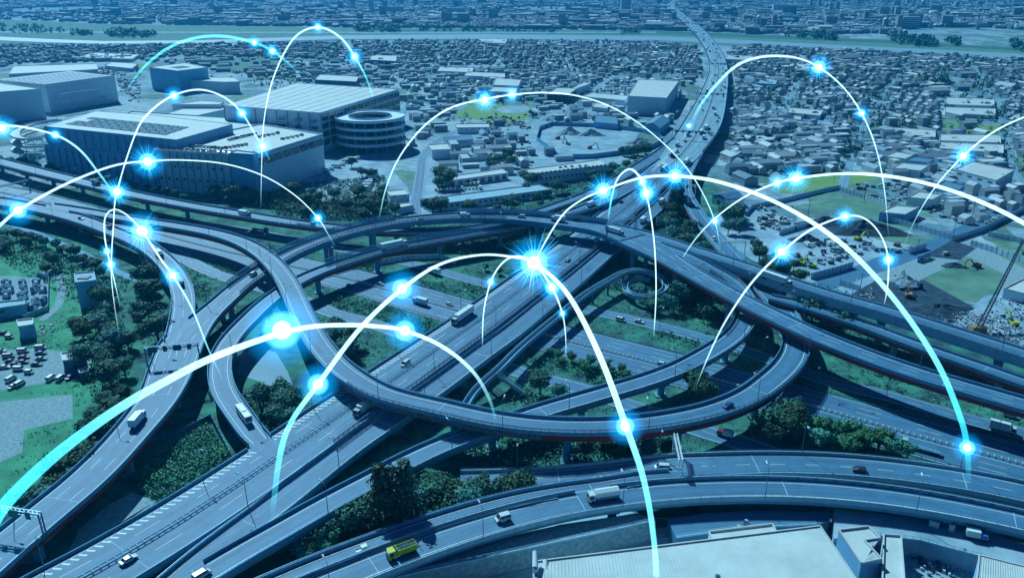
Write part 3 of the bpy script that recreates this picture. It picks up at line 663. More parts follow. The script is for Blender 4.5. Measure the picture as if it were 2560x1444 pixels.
facade_bits(wh,(387,376.5,29),(628,391,29),1,28.5,13,'wall_joint','grey_steel')
# solar panels on the upper block
A,B_,D_=at(158,309,36.4),at(425,338,36.4),at(228,291,36.4)
for i in range(11):
    for j in range(4):
        if j in (2,) and i<1: continue
        u0,u1=.02+i/11.5,.02+(i+.84)/11.5; v0,v1=j/4,(j+.75)/4
        P=[A+(B_-A)*u+(D_-A)*v*1.0 for u,v in ((u0,v0),(u1,v0),(u1,v1),(u0,v1))]
        mb=MB(); mb.prism(ccw([(p.x-b.x,p.y-b.y) for p in P]),36.1,36.4); mk('solar_panel',mb,'panel',wh)
# open parking level on the right flank, its shade drawn as a dark strip, with braces
A,B_=at(633,391,29)-b,at(806,337,29)-b; n=(B_-A).normalized().cross(Vector((0,0,1))); mb=MB(); mb.beam(A+n*.3+Vector((0,0,-5)),B_+n*.3+Vector((0,0,-5)),.1,5.5); mk('level_shade',mb,'glass',wh)
mb=MB()
for i in range(9):
    p=A.lerp(B_,i/8)+n*.5; mb.beam(p+Vector((0,0,-8)),p+Vector((0,0,-1.5)),.5,.5)
    if i<8: q_=A.lerp(B_,(i+1)/8)+n*.5; mb.beam(p+Vector((0,0,-7.8)),q_+Vector((0,0,-2.2)),.35,.35)
mb.beam(A+n*.5+Vector((0,0,-8)),B_+n*.5+Vector((0,0,-8)),.6,.8); mb.beam(A+n*.5+Vector((0,0,-1.5)),B_+n*.5+Vector((0,0,-1.5)),.6,1.4)
mk('truss',mb,'white_wall',wh)
for (u,v,z) in ((300,398,12),(450,420,12)):
    mb=MB(); p=at(u,v,z)-b
    for k in range(7): mb.box(p.x-2.5,p.x+2.5,p.y-2.6,p.y-1,k*3,k*3+.3); 
    for sx in (-2.4,2.4): mb.box(p.x+sx-.1,p.x+sx+.1,p.y-2.6,p.y-2.4,0,21)
    mk('outside_stairs',mb,'dark_steel',wh)
for i in range(14):
    p=at(150+i*17+random.uniform(-4,4),358+i*2.6,21)-b; mb=MB(); mb.box(p.x-1.5,p.x+1.5,p.y-1,p.y+1,20.8,22.3+random.random()); mk('rooftop_unit',mb,'white_wall',wh)
for i in range(26):
    t=i%13/12; row=i//13
    p=at(395+t*232,377+t*14.2,29)-b; p.y-=1.2; mb=MB(); z=9+row*9; mb.box(p.x-.7,p.x+.7,p.y-.35,p.y+.1,z,z+1.4)
    if random.random()<.75: mk('window',mb,'glass',wh)
# spiral car ramp at the left end
rp=empty('parking_ramp',at(90,372,0)); tag(rp,'open spiral car ramp on steel braces at the left end of the huge warehouse','ramp'); b=rp.location
for z in (10,17,24):
    pth=Path([(150,300+ (24-z)*2.6,z,7),(95,308+(24-z)*2.6,z,7),(50,322+(24-z)*2.6,z,7),(38,338+(24-z)*2.6,z,7),(60,347+(24-z)*2.6,z,7),(112,347+(24-z)*2.6,z,7)],z,7); mb=MB()
    sweep(mb,pth,[(-3.5,-.5),(-3.5,1.0),(-3.2,1.0),(-3.2,0),(3.2,0),(3.2,1.0),(3.5,1.0),(3.5,-.5)]); mk('ramp_deck',rel(mb,rp),'pale_roof',rp)
mb=MB()
for u,v in ((42,352),(62,358),(85,362),(108,362)):
    p=at(u,v,17); mb.cyl((p.x,p.y,0),(p.x,p.y,24),.5,.5,8)
P4=[at(u,v,17) for u,v in ((42,352),(62,358),(85,362),(108,362))]
for a_,c_ in zip(P4,P4[1:]):
    for z in (3,10,17): mb.beam((a_.x,a_.y,z),(c_.x,c_.y,z+6),.35,.35)
mk('brace',rel(mb,rp),'white_wall',rp)
# second warehouse, shade of its open parking floors drawn as dark strips on the right
w2=empty('warehouse',at(800,400,0)); tag(w2,'long pale warehouse with open parking floors behind the round car ramp','warehouse'); b=w2.location
part_prism(w2,'wall',[(559,264),(800,283),(996,224),(740,208)],34,0,'white_wall','pale_roof',.5)
A,B_=at(800,283,34)-b,at(996,224,34)-b; n=(B_-A).normalized().cross(Vector((0,0,1)))
for z in (5,12,19,26):
    mb=MB(); mb.beam(A+n*.25+Vector((0,0,z+3.2-34)),B_+n*.25+Vector((0,0,z+3.2-34)),.2,4.6); mk('level_shade',mb,'glass',w2)
mb=MB()
for i in range(13): p=A.lerp(B_,i/12)+n*.6; mb.beam(p+Vector((0,0,-34)),p+Vector((0,0,-1)),.7,.7)
mk('column',mb,'white_wall',w2)
facade_bits(w2,(559,264,34),(800,283,34),1,33.5,9,'wall_joint','grey_steel')
for i in range(9):
    A3=at(690,277,34)-b;B3=at(795,284.5,34)-b; p=A3.lerp(B3,(i%3)/2.6+.04); z=14+(i//3)*6; mb=MB(); mb.box(p.x,p.x+5.5,p.y-.5,p.y+.1,z,z+2.4); mk('window',mb,'glass',w2)
for k in range(1,9):
    mb=MB(); A3=at(559,264,34.1).lerp(at(740,208,34.1),0)-b; p=(at(559,264,34.2)-b).lerp(at(800,283,34.2)-b,k/9); q_=(at(740,208,34.2)-b).lerp(at(996,224,34.2)-b,k/9); mb.beam(p,q_,.5,.12); mk('roof_seam',mb,'white_wall',w2)
# round ramp tower
rt=empty('round_ramp',at(925,392,0)); tag(rt,'round multi-storey car ramp of stacked white rings with an open centre','ramp'); 
ctr=at(925,292,27); rt.location=(ctr.x,ctr.y,0)
def ring(ro,ri,z,h=1.5):
    mb=MB(); N=48
    rows=[]
    for k in range(N):
        a=2*math.pi*k/N; c,s_=math.cos(a),math.sin(a)
        rows.append([(c*r,s_*r,z+dz) for r,dz in ((ri,0),(ri,h),(ri+.3,h),(ri+.3,.3),(ro-.3,.3),(ro-.3,h),(ro,h),(ro,-.9),(ri,-.9))])
    for k in range(N):
        a_,b_=rows[k],rows[(k+1)%N]; m_=len(a_); mb.add(a_+b_,[(j,(j+1)%m_,m_+(j+1)%m_,m_+j) for j in range(m_)])
    return mb
Rr=31
for z in (6.5,13.3,20.1,27): mk('ring_deck',ring(Rr,Rr-12,z),'white_wall',rt,False)
mb=MB()
for k in range(20):
    a=2*math.pi*k/20
    for r in (Rr-1.2,Rr-11): mb.cyl((math.cos(a)*r,math.sin(a)*r,0),(math.cos(a)*r,math.sin(a)*r,27),.45,.45,6)
mk('column',mb,'concrete',rt)
mb=MB(); mb.cyl((0,0,0),(0,0,26.5),Rr-11.3,Rr-11.3,40,0,False); mk('inner_wall',mb,'dark_steel',rt)  # added dark tube standing in for the shade between the ring decks
mb=MB()
for k in range(10): 
    z=5+k*2.2; a=math.pi*.3*k; mb.beam((math.cos(a)*(Rr-12),math.sin(a)*(Rr-12),z),(math.cos(a+1)*(Rr-12),math.sin(a+1)*(Rr-12),z+2),.3,1.2)
mk('inner_ramp',mb,'pale_roof',rt)
FB=flat_building
def saw(o,L,h): panels_grid(o,L,h,14,7,.04,.96,.05,.95,'grey_steel')
FB('warehouse','white windowless warehouse with rows of rooftop panels and two dark wall ledges',[(113,213),(286,190),(175,178),(-20,200)],30,extra=lambda o,L,h:(saw(o,L,h)))
FB('warehouse','leftmost white warehouse wall cut off by the left edge of the picture',[(-160,243),(101,223),(-10,207),(-220,220)],31)
def ledge(o,L,h): pass
for z_,a_,b2 in ((21,(150,236,21),(262,221,21)),(13.5,(155,256,13.5),(265,240,13.5))):
    A=at(*a_);B=at(*b2); mb=MB(); mb.beam(A+Vector((0,-.6,0)),B+Vector((0,-.6,0)),1.6,.5)
    tag(mk('ledge',mb,'dark_steel'),'dark pipe gallery on the white warehouse wall, '+('upper one' if z_>20 else 'lower one'),'pipe gallery')
FB('warehouse','low far shed with pale roof and square skylights behind the panelled warehouse',[(22,186),(245,174),(240,160),(35,166)],10,gap=2)
FB('warehouse','square banded storage block with flat grey roof left of the glowing loop',[(373,169),(445,178),(519,169),(461,158)],28,'blue_wall',extra=lambda o,L,h:(pilasters(o,L,h,9),panels_grid(o,L,h,1,1,.35,.75,.3,.8)))
FB('warehouse','lower pale annex block right beside the banded storage block',[(450,200),(560,206),(598,205),(585,194),(505,194)],18,'white_wall')
FB('warehouse','white cubic warehouse with a clean flat roof left of the expressway',[(1570,241),(1666,246),(1697,203),(1596,199)],24,'white_wall',extra=None)
FB('warehouse','long low pale hall between the two parking warehouses',[(395,290),(470,295),(590,268),(520,255)],14,'white_wall',windows=None)
FB('warehouse','narrow pale hall joined to the long low hall',[(430,262),(548,262),(560,256),(505,252)],17,'white_wall')
FB('office_building','dark brick office block behind the pale warehouse roof',[(787,200),(890,205),(897,192),(800,187)],15,'concrete_dark','pale_roof',windows=[(4,2,1.6,4),(8,2,1.6,4),(12,2,1.6,4)])
FB('office_building','long white two storey office with rows of square windows and rooftop units',[(1310,425),(1328,436),(1518,413),(1498,400)],12,'white_wall','pale_roof',windows=[(8.6,1.6,1.6,3.4),(4,1.6,1.6,3.4)],extra=lambda o,L,h:[mk('rooftop_unit',MB().box(x,x+2.4,y,y+1.6,h,h+1.6),'white_wall',o) for x,y in ((-6,-2),(-2,0),(3,1),(9,2),(14,3))])
FB('shed','long garage with a pale ribbed roof and roller doors in the truck yard',[(1109,444),(1121,453),(1270,433),(1254,423)],7,'white_wall','pale_roof',windows=[(2.4,3.6,3.4,5.5)])
FB('office_building','small white three storey stairwell building beside the upper loop',[(967,478),(975,491),(1023,487),(1010,474)],12,'white_wall','pale_roof',windows=[(8,1.4,1.4,4)])
FB('shed','low white annex at the foot of the stairwell building',[(985,512),(1000,520),(1034,514),(1020,507)],6,'white_wall','pale_roof')
FB('shed','long grey roofed shed edging the truck yard behind the loops',[(1051,500),(1079,514),(1380,474),(1345,462)],7,'white_wall','concrete_light',windows=[(3,2,1.8,4)])
FB('warehouse','cream cubic warehouse next to the walled soil yard',[(1069,363),(1080,376),(1127,374),(1117,360)],11,'white_wall','pale_roof')
FB('shed','grey blue gabled workshop behind the cream cubic warehouse',[(1108,346),(1115,354),(1184,350),(1175,338)],8,'white_wall','grey_steel',gable=True,windows=[(3,2,2,6)])
FB('office_building','long white site office with a row of small windows',[(1138,311),(1143,320),(1222,319),(1222,310)],8,'white_wall','pale_roof',windows=[(4.5,1.4,1.2,5)])
FB('warehouse','dark fronted building with white roof at the ball field corner',[(1368,236),(1420,238),(1442,222),(1392,220)],14,'dark_steel','pale_roof',windows=[(6,2,2,4)])
FB('warehouse','pale narrow building behind the dark fronted one',[(1430,221),(1440,222),(1476,210),(1460,206)],12,'white_wall','pale_roof')
FB('warehouse','wide pale shed in front of the white cubic warehouse',[(1455,242),(1562,252),(1572,240),(1480,233)],8,'white_wall','pale_roof')
FB('warehouse','white two part factory behind the ball field',[(1232,213),(1296,216),(1302,200),(1240,196)],13,'white_wall','pale_roof')
FB('warehouse','white lower wing in front of the two part factory',[(1221,229),(1290,232),(1294,217),(1238,216)],10,'white_wall','pale_roof')
FB('house','plain grey house with dark pitched roof right of the curved exit ramp',[(1781,489),(1815,499),(1862,496),(1829,475)],8,'white_wall','concrete_dark',gable=True,windows=[(5.5,1.2,1.2,3.5),(2.4,2.6,2.4,6)])
FB('shed','small shed between the grey house and the parked cars',[(1805,535),(1835,548),(1860,540),(1835,528)],4,'white_wall','pale_roof')
FB('warehouse','cream roofed shed at the top of the stockyard on the right',[(2268,494),(2330,500),(2355,487),(2296,480)],9,'white_wall','pale_roof')
FB('warehouse','open fronted cream shed in the walled stockyard on the right',[(2199,531),(2262,537),(2297,519),(2238,514)],8,'blue_wall','pale_roof')
FB('warehouse','dark blue roofed hall in the far right stockyard',[(2345,462),(2395,476),(2412,466),(2362,452)],9,'blue_wall','grey_steel')
FB('warehouse','long blue grey factory with a stepped roof near the right edge',[(2388,424),(2490,452),(2536,426),(2430,405)],13,'white_wall','pale_roof',windows=[(7,4,1,8)])
FB('warehouse','cream roofed factory pair beyond the lime green field, left half',[(2210,392),(2262,398),(2284,388),(2240,380)],9,'white_wall','pale_roof')
FB('warehouse','blue roofed factory between two cream ones beyond the lime green field',[(2262,402),(2320,408),(2336,398),(2286,392)],9,'blue_wall','grey_steel')
FB('warehouse','cream roofed factory nearest the lime green field',[(2230,420),(2300,428),(2322,414),(2255,408)],10,'white_wall','pale_roof')
FB('shed','pale roof cut by the right edge beside the crane',[(2510,722),(2560,735),(2640,740),(2640,700),(2555,700)],7,'white_wall','pale_roof')
FB('substation_building','flat blue grey hall left of the substation equipment',[(-60,780),(64,762),(60,750),(-60,762)],7,'blue_wall','concrete_light',windows=[(3.4,2.5,1.6,14)])
FB('tower_block','square grey ventilation tower standing on the grass at left',[(186,684),(188,708),(240,702),(235,680)],13,'blue_wall','concrete_light',extra=lambda o,L,h:mk('roof_shaft',MB().box(-2.5,2.5,-2.5,1.5,h+.01,h+.5),'dark_steel',o))
FB('hut','small white hut with flat roof beside the gravel yard at left',[(42,802),(47,818),(83,812),(83,797)],6,'blue_wall','pale_roof')
FB('house','two storey site house with pale lean-to roof among the parked cars',[(153,884),(157,903),(212,897),(210,876)],7,'concrete_dark','pale_roof',windows=[(4.8,1.6,1.4,3.2),(2,1.6,1.6,3.2)])
FB('hut','tiny storage hut on the path right of the site house',[(196,926),(200,934),(222,928),(217,918)],3.2,'concrete_dark','pale_roof')
def ribs(o,L,h,n=70):
    a,b,c,d=[Vector((*p,h+.05)) for p in L[:4]]; mb=MB()
    for k in range(1,n): f=k/n; mb.beam(a.lerp(b,f),d.lerp(c,f),.12,.1)
    mk('roof_rib',mb,'pale_roof',o)
def bigroof(o,L,h):
    ribs(o,L,h,90)
    for (x,y) in ((.22,.35),(.55,.5)):
        p=Vector((*L[0],h)).lerp(Vector((*L[2],h)),x)+Vector((6*y,0,0)); mb=MB(); mb.cyl(p,p+Vector((0,0,.7)),.4,.4,12); mb.cyl(p+Vector((0,0,.7)),p+Vector((0,0,1.0)),.7,.5,12); mk('roof_vent',mb,'steel',o)
FB('warehouse','large pale ribbed roof filling the bottom right of the picture',[(1335,1404),(2050,1315),(2215,1560),(1330,1640)],12,'white_wall','pale_roof',extra=bigroof,parapet=.4)
FB('annex','flat pale annex roof behind the large ribbed roof',[(1772,1330),(1930,1311),(1948,1345),(1790,1368)],9,'white_wall','pale_roof')
FB('annex','L shaped ribbed annex right of the large ribbed roof',[(2097,1326),(2170,1317),(2200,1346),(2160,1352),(2203,1398),(2153,1409)],9,'blue_wall','pale_roof',extra=lambda o,L,h:ribs(o,L,h,16))
FB('annex','narrow flat walkway roof between the annex and the rubble bunker',[(2209,1337),(2252,1340),(2262,1470),(2205,1470)],7,'white_wall','pale_roof')
FB('warehouse','ribbed pale roof in the bottom right corner',[(2448,1387),(2600,1425),(2640,1560),(2430,1560)],9,'blue_wall','pale_roof',extra=lambda o,L,h:ribs(o,L,h,26),parapet=.3)
# exhaust pipes at the big roof's left end
mb=MB(); p=at(1338,1438,10); 
for dx in (0,2.6): mb.cyl((p.x+dx,p.y,0),(p.x+dx,p.y,12.5-dx),.7,.7,14); mb.cyl((p.x+dx,p.y,12.5-dx),(p.x+dx,p.y+4,14-dx),.75,.6,14); 
tag(mk('exhaust_pipe',mb,'lamp_white'),'bent white exhaust pipe at the left end of the large ribbed roof','pipe')
# storage tanks and tower blocks far away
for (u,v,r,hh,lab) in ((2333,40,16,16,'white storage tank in the far town, left one of two'),(2396,44,17,14,'white storage tank in the far town, right one of two')):
    p=at(u,v,0); o=empty('storage_tank',p); tag(o,lab,'tank'); mk('tank_shell',MB().cyl((0,0,0),(0,0,hh),r,r,28),'white_wall',o,True); mk('tank_roof',MB().cyl((0,0,hh),(0,0,hh+3),r,.5,28),'pale_roof',o)
for (u,v,wd,hh,lab) in ((1563,38,34,62,'tall twin apartment tower in the far town'),(2272,72,45,30,'dark apartment slab beyond the river'),(985,36,70,26,'pale slab block beyond the river at centre left'),(1130,38,95,24,'long pale factory beyond the river'),(1440,36,80,22,'long office slab left of the far tower'),(930,35,16,55,'slim pale tower beyond the river'),(640,38,60,22,'pale block in the far town at upper left'),(1960,30,90,26,'long grey block in the far town at upper right')):
    p=at(u,v,0); o=empty('apartment_block',p); tag(o,lab,'building'); mk('wall',MB().box(-wd/2,wd/2,-8,8,0,hh),'white_wall',o)
    mk('roof',MB().box(-wd/2-.5,wd/2+.5,-8.5,8.5,hh,hh+1),'pale_roof',o)
    for k in range(int(hh/5)): mk('balcony_row',MB().box(-wd/2+1,wd/2-1,-8.4,-8.05,3+k*5,5+k*5),'glass',o)
# ------------------------------------------------------------ fences
def fence(label,px,h=3.0,m='white_wall',posts=True,closed=False):
    P=[at(u,v,0) for u,v in px]; o=empty('fence',P[0]); tag(o,label,'fence'); b=P[0]; mb=MB(); mp=MB()
    if closed: P=P+[P[0]]
    for a,c in zip(P,P[1:]):
        a=a-b;c=c-b; mb.beam(a+Vector((0,0,h/2)),c+Vector((0,0,h/2)),.12,h); k=max(1,int((c-a).length/3))
        for i in range(k+1): q=a.lerp(c,i/k); mp.box(q.x-.12,q.x+.12,q.y-.12,q.y+.12,0,h+.25)
    mk('panel',mb,m,o); 
    if posts: mk('post',mp,'steel',o)[ 'kind']='stuff'
    return o
fence('white panel fence on the near side of the container yard',[(2098,478),(2160,497),(2225,520),(2242,514)],3.5)
fence('white panel fence round the walled stockyard with the open shed',[(2198,547),(2290,573),(2384,602),(2462,577),(2520,548),(2600,505)],3.5)
fence('white panel fence beside the street corner near the right edge',[(2426,614),(2490,634),(2560,658),(2620,680)],3.5)
fence('grey panel fence with scrap behind it at the right edge',[(2470,590),(2520,600),(2600,620)],3)
fence('low white wall at the gate of the narrow vacant lot',[(2099,712),(2125,720),(2149,729)],3)
fence('pale panel wall along the near edge of the machine yard',[(2027,698),(2080,684),(2131,669)],3.5)
fence('short pale panel wall left of the yard gate',[(2272,634),(2314,622)],3.5)
fence('short dark panel wall right of the yard gate',[(2293,656),(2325,644)],3.5,'blue_wall')
fence('pale panel wall behind the equipment yard beside the exit ramp',[(1864,540),(1880,522),(1960,505),(2060,480),(2100,472)],3)
fence('pale panel wall behind the parked trucks on the right',[(1948,588),(1990,575),(2050,555)],3)
fence('tall sheet piling wall round the excavation pit',[(1342,352),(1350,325),(1380,314),(1500,318),(1600,330),(1650,345),(1652,360),(1620,376),(1560,386),(1480,396),(1400,398),(1388,388)],4,'blue_wall',closed=True)
fence('rusty panel wall round the small soil yard',[(1130,372),(1205,362),(1240,398),(1150,408)],4,'white_wall',closed=True)
fence('dark retaining wall beside the bush field at bottom left',[(360,1112),(440,1095),(528,1050),(575,1140)],2.5,'concrete_dark')
fence('substation wall at left',[(60,800),(122,776),(124,700),(95,690)],2.5,'concrete_light')
fence('pale wall between the loops under the deck',[(940,662),(1020,650),(1100,648),(1140,662)],3)
fence('low concrete wall along the ball field',[(1000,252),(1110,256),(1160,250)],2.5,'concrete_light')
fence('white crash wall beside the rubble bunker',[(2225,1345),(2300,1358),(2365,1378),(2420,1395)],2.2,'white_wall')
# ------------------------------------------------------------ houses
def in_px(x,y,polys):
    u,v=pix((x,y,0)); return any(inpoly(u,v,p) for p in polys)
Z_right=[(1832,118),(2000,124),(2300,135),(2800,170),(2800,330),(2560,335),(2300,320),(2150,335),(2050,305),(1960,290),(1832,260),(1820,180)]
Z_mid=[(880,106),(1200,103),(1640,108),(1750,120),(1760,150),(1770,200),(1700,196),(1500,190),(1350,204),(1100,180),(950,170),(880,150)]
Z_left=[(-300,116),(250,116),(850,108),(880,150),(700,148),(450,140),(330,152),(0,162),(-300,175)]
Z_ind=[(1832,285),(2000,300),(2150,335),(2600,330),(2800,360),(2800,500),(2560,440),(2330,380),(2100,425),(1960,440),(1850,470),(1800,420)]
Z_ex=[[(2325,320),(2525,318),(2525,400),(2330,390)],[(2195,315),(2345,325),(2345,350),(2195,335)],[(2190,375),(2345,380),(2345,435),(2190,430)],[(2380,395),(2560,400),(2560,460),(2380,460)],[(1890,425),(2240,425),(2240,500),(1890,500)],[(1960,270),(2065,270),(2065,300),(1960,300)],[(2340,190),(2480,200),(2500,330),(2350,340)],[(1000,170),(1240,160),(1400,205),(1000,205)],[(1555,185),(1710,185),(1710,260),(1555,260)],[(1360,200),(1500,200),(1500,260),(1360,260)]]
roofs=[(.09,.20,.30),(.13,.25,.34),(.26,.38,.45),(.42,.54,.58),(.48,.58,.60),(.08,.15,.20),(.34,.46,.52),(.20,.29,.33),(.17,.24,.30)]
rname=['dark blue','slate blue','grey','pale','cream','near black','light grey','brown grey','charcoal']
walls=[(.36,.50,.58),(.44,.56,.62),(.28,.42,.50),(.46,.56,.58),(.22,.34,.42)]
road5=ROADS['R5']
cand=[]
th=.22; ca,sa=math.cos(th),math.sin(th)
for i in range(-145,145):
    for j in range(0,165):
        if (i+j//11)%8==0 or j%6==0: continue
        a=i*14+random.uniform(-4,4); c_=560+j*12.5+random.uniform(-3.5,3.5)
        x=a*ca-c_*sa*.35+ c_*.12; y=c_+a*sa*.25
        if y>2000: continue
        u,v=pix((x,y,0))
        if u<-150 or u>2750: continue
        res=in_px(x,y,[Z_right,Z_mid,Z_left]); ind=in_px(x,y,[Z_ind])
        if not(res or ind): continue
        if in_px(x,y,Z_ex): continue
        d,_=road5.near(x,y)
        if d<26 or any(GROADS[k].near(x,y)[0]<9 for k in ('T2','T3','T4','T5','T6','T7')): continue
        if ind and random.random()<.62: continue
        if random.random()<.10: continue
        cand.append((y,x,ind))
cand.sort()
def house_proto(kind):
    root=empty('house',(0,0,-500)); W,D,h=10.5,8.2,5.6
    wl=MB(); rf=MB()
    if kind in(0,1):
        wl.box(-W/2,W/2,-D/2,D/2,0,h)
        e=.7; rh=2.4
        if kind==0:
            rf.add([(-W/2-e,-D/2-e,h),(W/2+e,-D/2-e,h),(W/2+e,D/2+e,h),(-W/2-e,D/2+e,h),(-W/2-e,0,h+rh),(W/2+e,0,h+rh)],[(0,1,5,4),(2,3,4,5),(0,4,3),(1,2,5),(3,2,1,0)])
        else:
            rf.add([(-W/2-e,-D/2-e,h),(W/2+e,-D/2-e,h),(W/2+e,D/2+e,h),(-W/2-e,D/2+e,h),(-W/2+3,0,h+rh),(W/2-3,0,h+rh)],[(0,1,5,4),(2,3,4,5),(0,4,3),(1,2,5),(3,2,1,0)])
        wl.box(W/2,W/2+3.2,-D/2,D/2-2,0,2.8); rf.box(W/2,W/2+3.6,-D/2-.3,D/2-1.8,2.85,3.0)
    elif kind==2:
        wl.box(-W/2,W/2,-D/2,D/2,0,3); wl.box(-W/2+.5,W/2-3,-D/2+.5,D/2-.5,3,6)
        rf.add([(-W/2-.5,-D/2-.5,3.1),(W/2+.5,-D/2-.5,3.1),(W/2+.5,D/2+.5,3.1),(-W/2-.5,D/2+.5,3.1),(-W/2,-D/2+.2,3.8),(W/2-2,-D/2+.2,3.8),(W/2-2,D/2-.2,3.8),(-W/2,D/2-.2,3.8)],[(0,1,5,4),(1,2,6,5),(2,3,7,6),(3,0,4,7)])
        rf.add([(-W/2,-D/2,6),(W/2-2.4,-D/2,6),(W/2-2.4,D/2,6),(-W/2,D/2,6),(-W/2+2,0,8),(W/2-4.4,0,8)],[(0,1,5,4),(2,3,4,5),(0,4,3),(1,2,5),(3,2,1,0)])
    elif kind==3:
        wl.box(-W/2,W/2,-D/2,D/2,0,8.5); rf.box(-W/2-.2,W/2+.2,-D/2-.2,D/2+.2,8.5,9.1)
    elif kind==4:
        wl.box(-W,W,-D*.8,D*.8,0,6); rf.add([(-W-.4,-D*.8-.4,6),(W+.4,-D*.8-.4,6),(W+.4,D*.8+.4,6),(-W-.4,D*.8+.4,6),(-W-.4,0,8),(W+.4,0,8)],[(0,1,5,4),(2,3,4,5),(0,4,3),(1,2,5),(3,2,1,0)])
    mk('wall',wl,'wallcol',root); mk('roof',rf,'roofcol',root)
    gl=root
    for x in (-3,0,3):
        for z in ((1.6,4.2) if kind<4 else (3,)): mk('window',MB().box(x-.7,x+.7,-D/2*(1.6 if kind==4 else 1)-.06,-D/2*(1.6 if kind==4 else 1)-.01,z-.5,z+.6),'glass',root)
    return root
HP=[house_proto(k) for k in range(5)]
kn=['gabled house','hip roofed house','two tier house','flat roofed block','gabled workshop']
def place_name(u,v):
    if v>330: return 'among yards right of the expressway'
    if u>2330: return 'in blocks near the right edge'
    if u>2100: return 'beside the long straight street'
    if u>1815: return 'just right of the expressway'
    if u>1400: return 'just left of the expressway'
    if u>880: return 'behind the ball field'
    return 'behind the warehouses'
used=[False]*5; nh=0; LH={}
for (y,x,ind) in cand[:300]:
    k=4 if (ind and random.random()<.5) else random.choices([0,1,2,3],[4,5,3,1.5])[0]
    if used[k]: o=copy_tree(HP[k])
    else: o=HP[k]; used[k]=True
    o.location=(x,y,0); o.rotation_euler=(0,0,th+random.choice([0,math.pi/2,math.pi,-math.pi/2])+random.uniform(-.05,.05))
    s_=random.uniform(.55,.95); o.scale=(s_*random.uniform(.9,1.2),s_,random.uniform(.85,1.1))
    ri=random.choices(range(9),[3,3,3,3,2,2,3,2,2])[0]; wi=random.randrange(5)
    for ch in o.children:
        if ch.name.startswith('roof'): ch.color=(*roofs[ri],1)
        elif ch.name.startswith('wall'): ch.color=(*walls[wi],1)
    u,v=pix((x,y,0)); lab='%s %s %s'%(rname[ri]+' roofed' if k!=1 and k!=3 else rname[ri],kn[k],place_name(u,v))
    tag(o,lab,'house','houses: '+lab)
# the rest of the town, too many to count
def townmass(name,hs,label):
    "hs rows: x,y,w,d,h,rot,gable(0/1),roof rgb,wall rgb"
    n=len(hs); A=np.array([h[:7] for h in hs],float); rc=np.array([h[7] for h in hs]); wc=np.array([h[8] for h in hs])
    x,y,w_,d_,h_,r_,g_=A.T; rh=g_*np.minimum(w_,d_)*.28+.02
    loc=np.zeros((n,10,3)); sx=np.array([-1,1,1,-1,-1,1,1,-1,-1,1])*.5; sy=np.array([-1,-1,1,1,-1,-1,1,1,0,0])*.5
    lx=sx[None]*w_[:,None]; ly=sy[None]*d_[:,None]; c,s=np.cos(r_)[:,None],np.sin(r_)[:,None]
    loc[...,0]=lx*c-ly*s+x[:,None]; loc[...,1]=lx*s+ly*c+y[:,None]
    loc[:,4:8,2]=h_[:,None]; loc[:,8:,2]=(h_+rh)[:,None]
    q=np.array([[0,1,5,4],[1,2,6,5],[2,3,7,6],[3,0,4,7],[4,5,9,8],[6,7,8,9]]); t=np.array([[5,6,9],[7,4,8]])
    base=(np.arange(n)*10)[:,None,None]
    Q=(q[None]+base).reshape(-1,4); T=(t[None]+base).reshape(-1,3)
    me=bpy.data.meshes.new(name); me.vertices.add(n*10); me.vertices.foreach_set('co',loc.reshape(-1).astype(np.float32))
    li=np.concatenate([Q.reshape(-1),T.reshape(-1)]).astype(np.int32); me.loops.add(len(li)); me.loops.foreach_set('vertex_index',li)
    nf=len(Q)+len(T); ls=np.concatenate([np.arange(len(Q))*4,len(Q)*4+np.arange(len(T))*3]).astype(np.int32)
    me.polygons.add(nf); me.polygons.foreach_set('loop_start',ls)
    me.update(calc_edges=True); me.shade_flat()
    col=np.ones((nf,4),np.float32); cq=np.stack([wc]*4+[rc]*2,1).reshape(-1,3); ct=np.stack([wc]*2,1).reshape(-1,3)
    col[:,:3]=np.concatenate([cq,ct]); at_=me.attributes.new('col','FLOAT_COLOR','FACE'); at_.data.foreach_set('color',col.reshape(-1))
    o=link(name,me,['town']); tag(o,label,'houses',kind='stuff'); return o
hs=[]
for (y,x,ind) in cand[300:]:
    r_=th+random.choice([0,1.5708])+random.uniform(-.1,.1); g_=random.random()<.75; B_=random.random()<.11; k_=random.choice([.5,.8,1.0,1.2])
    rc=random.choice(roofs); rc=tuple(c*k_ for c in rc)
    hs.append((x,y,random.uniform(14,30) if B_ else random.uniform(4.5,9.5),random.uniform(9,14) if B_ else random.uniform(4,7.5),random.uniform(3.2,9 if random.random()<.1 else 6.2),r_,0 if B_ else g_,rc,tuple(c*.5 for c in random.choice(walls))))
townmass('houses',hs,'dense low houses of the town between the river and the nearer blocks')
hs=[]; clusters=[]
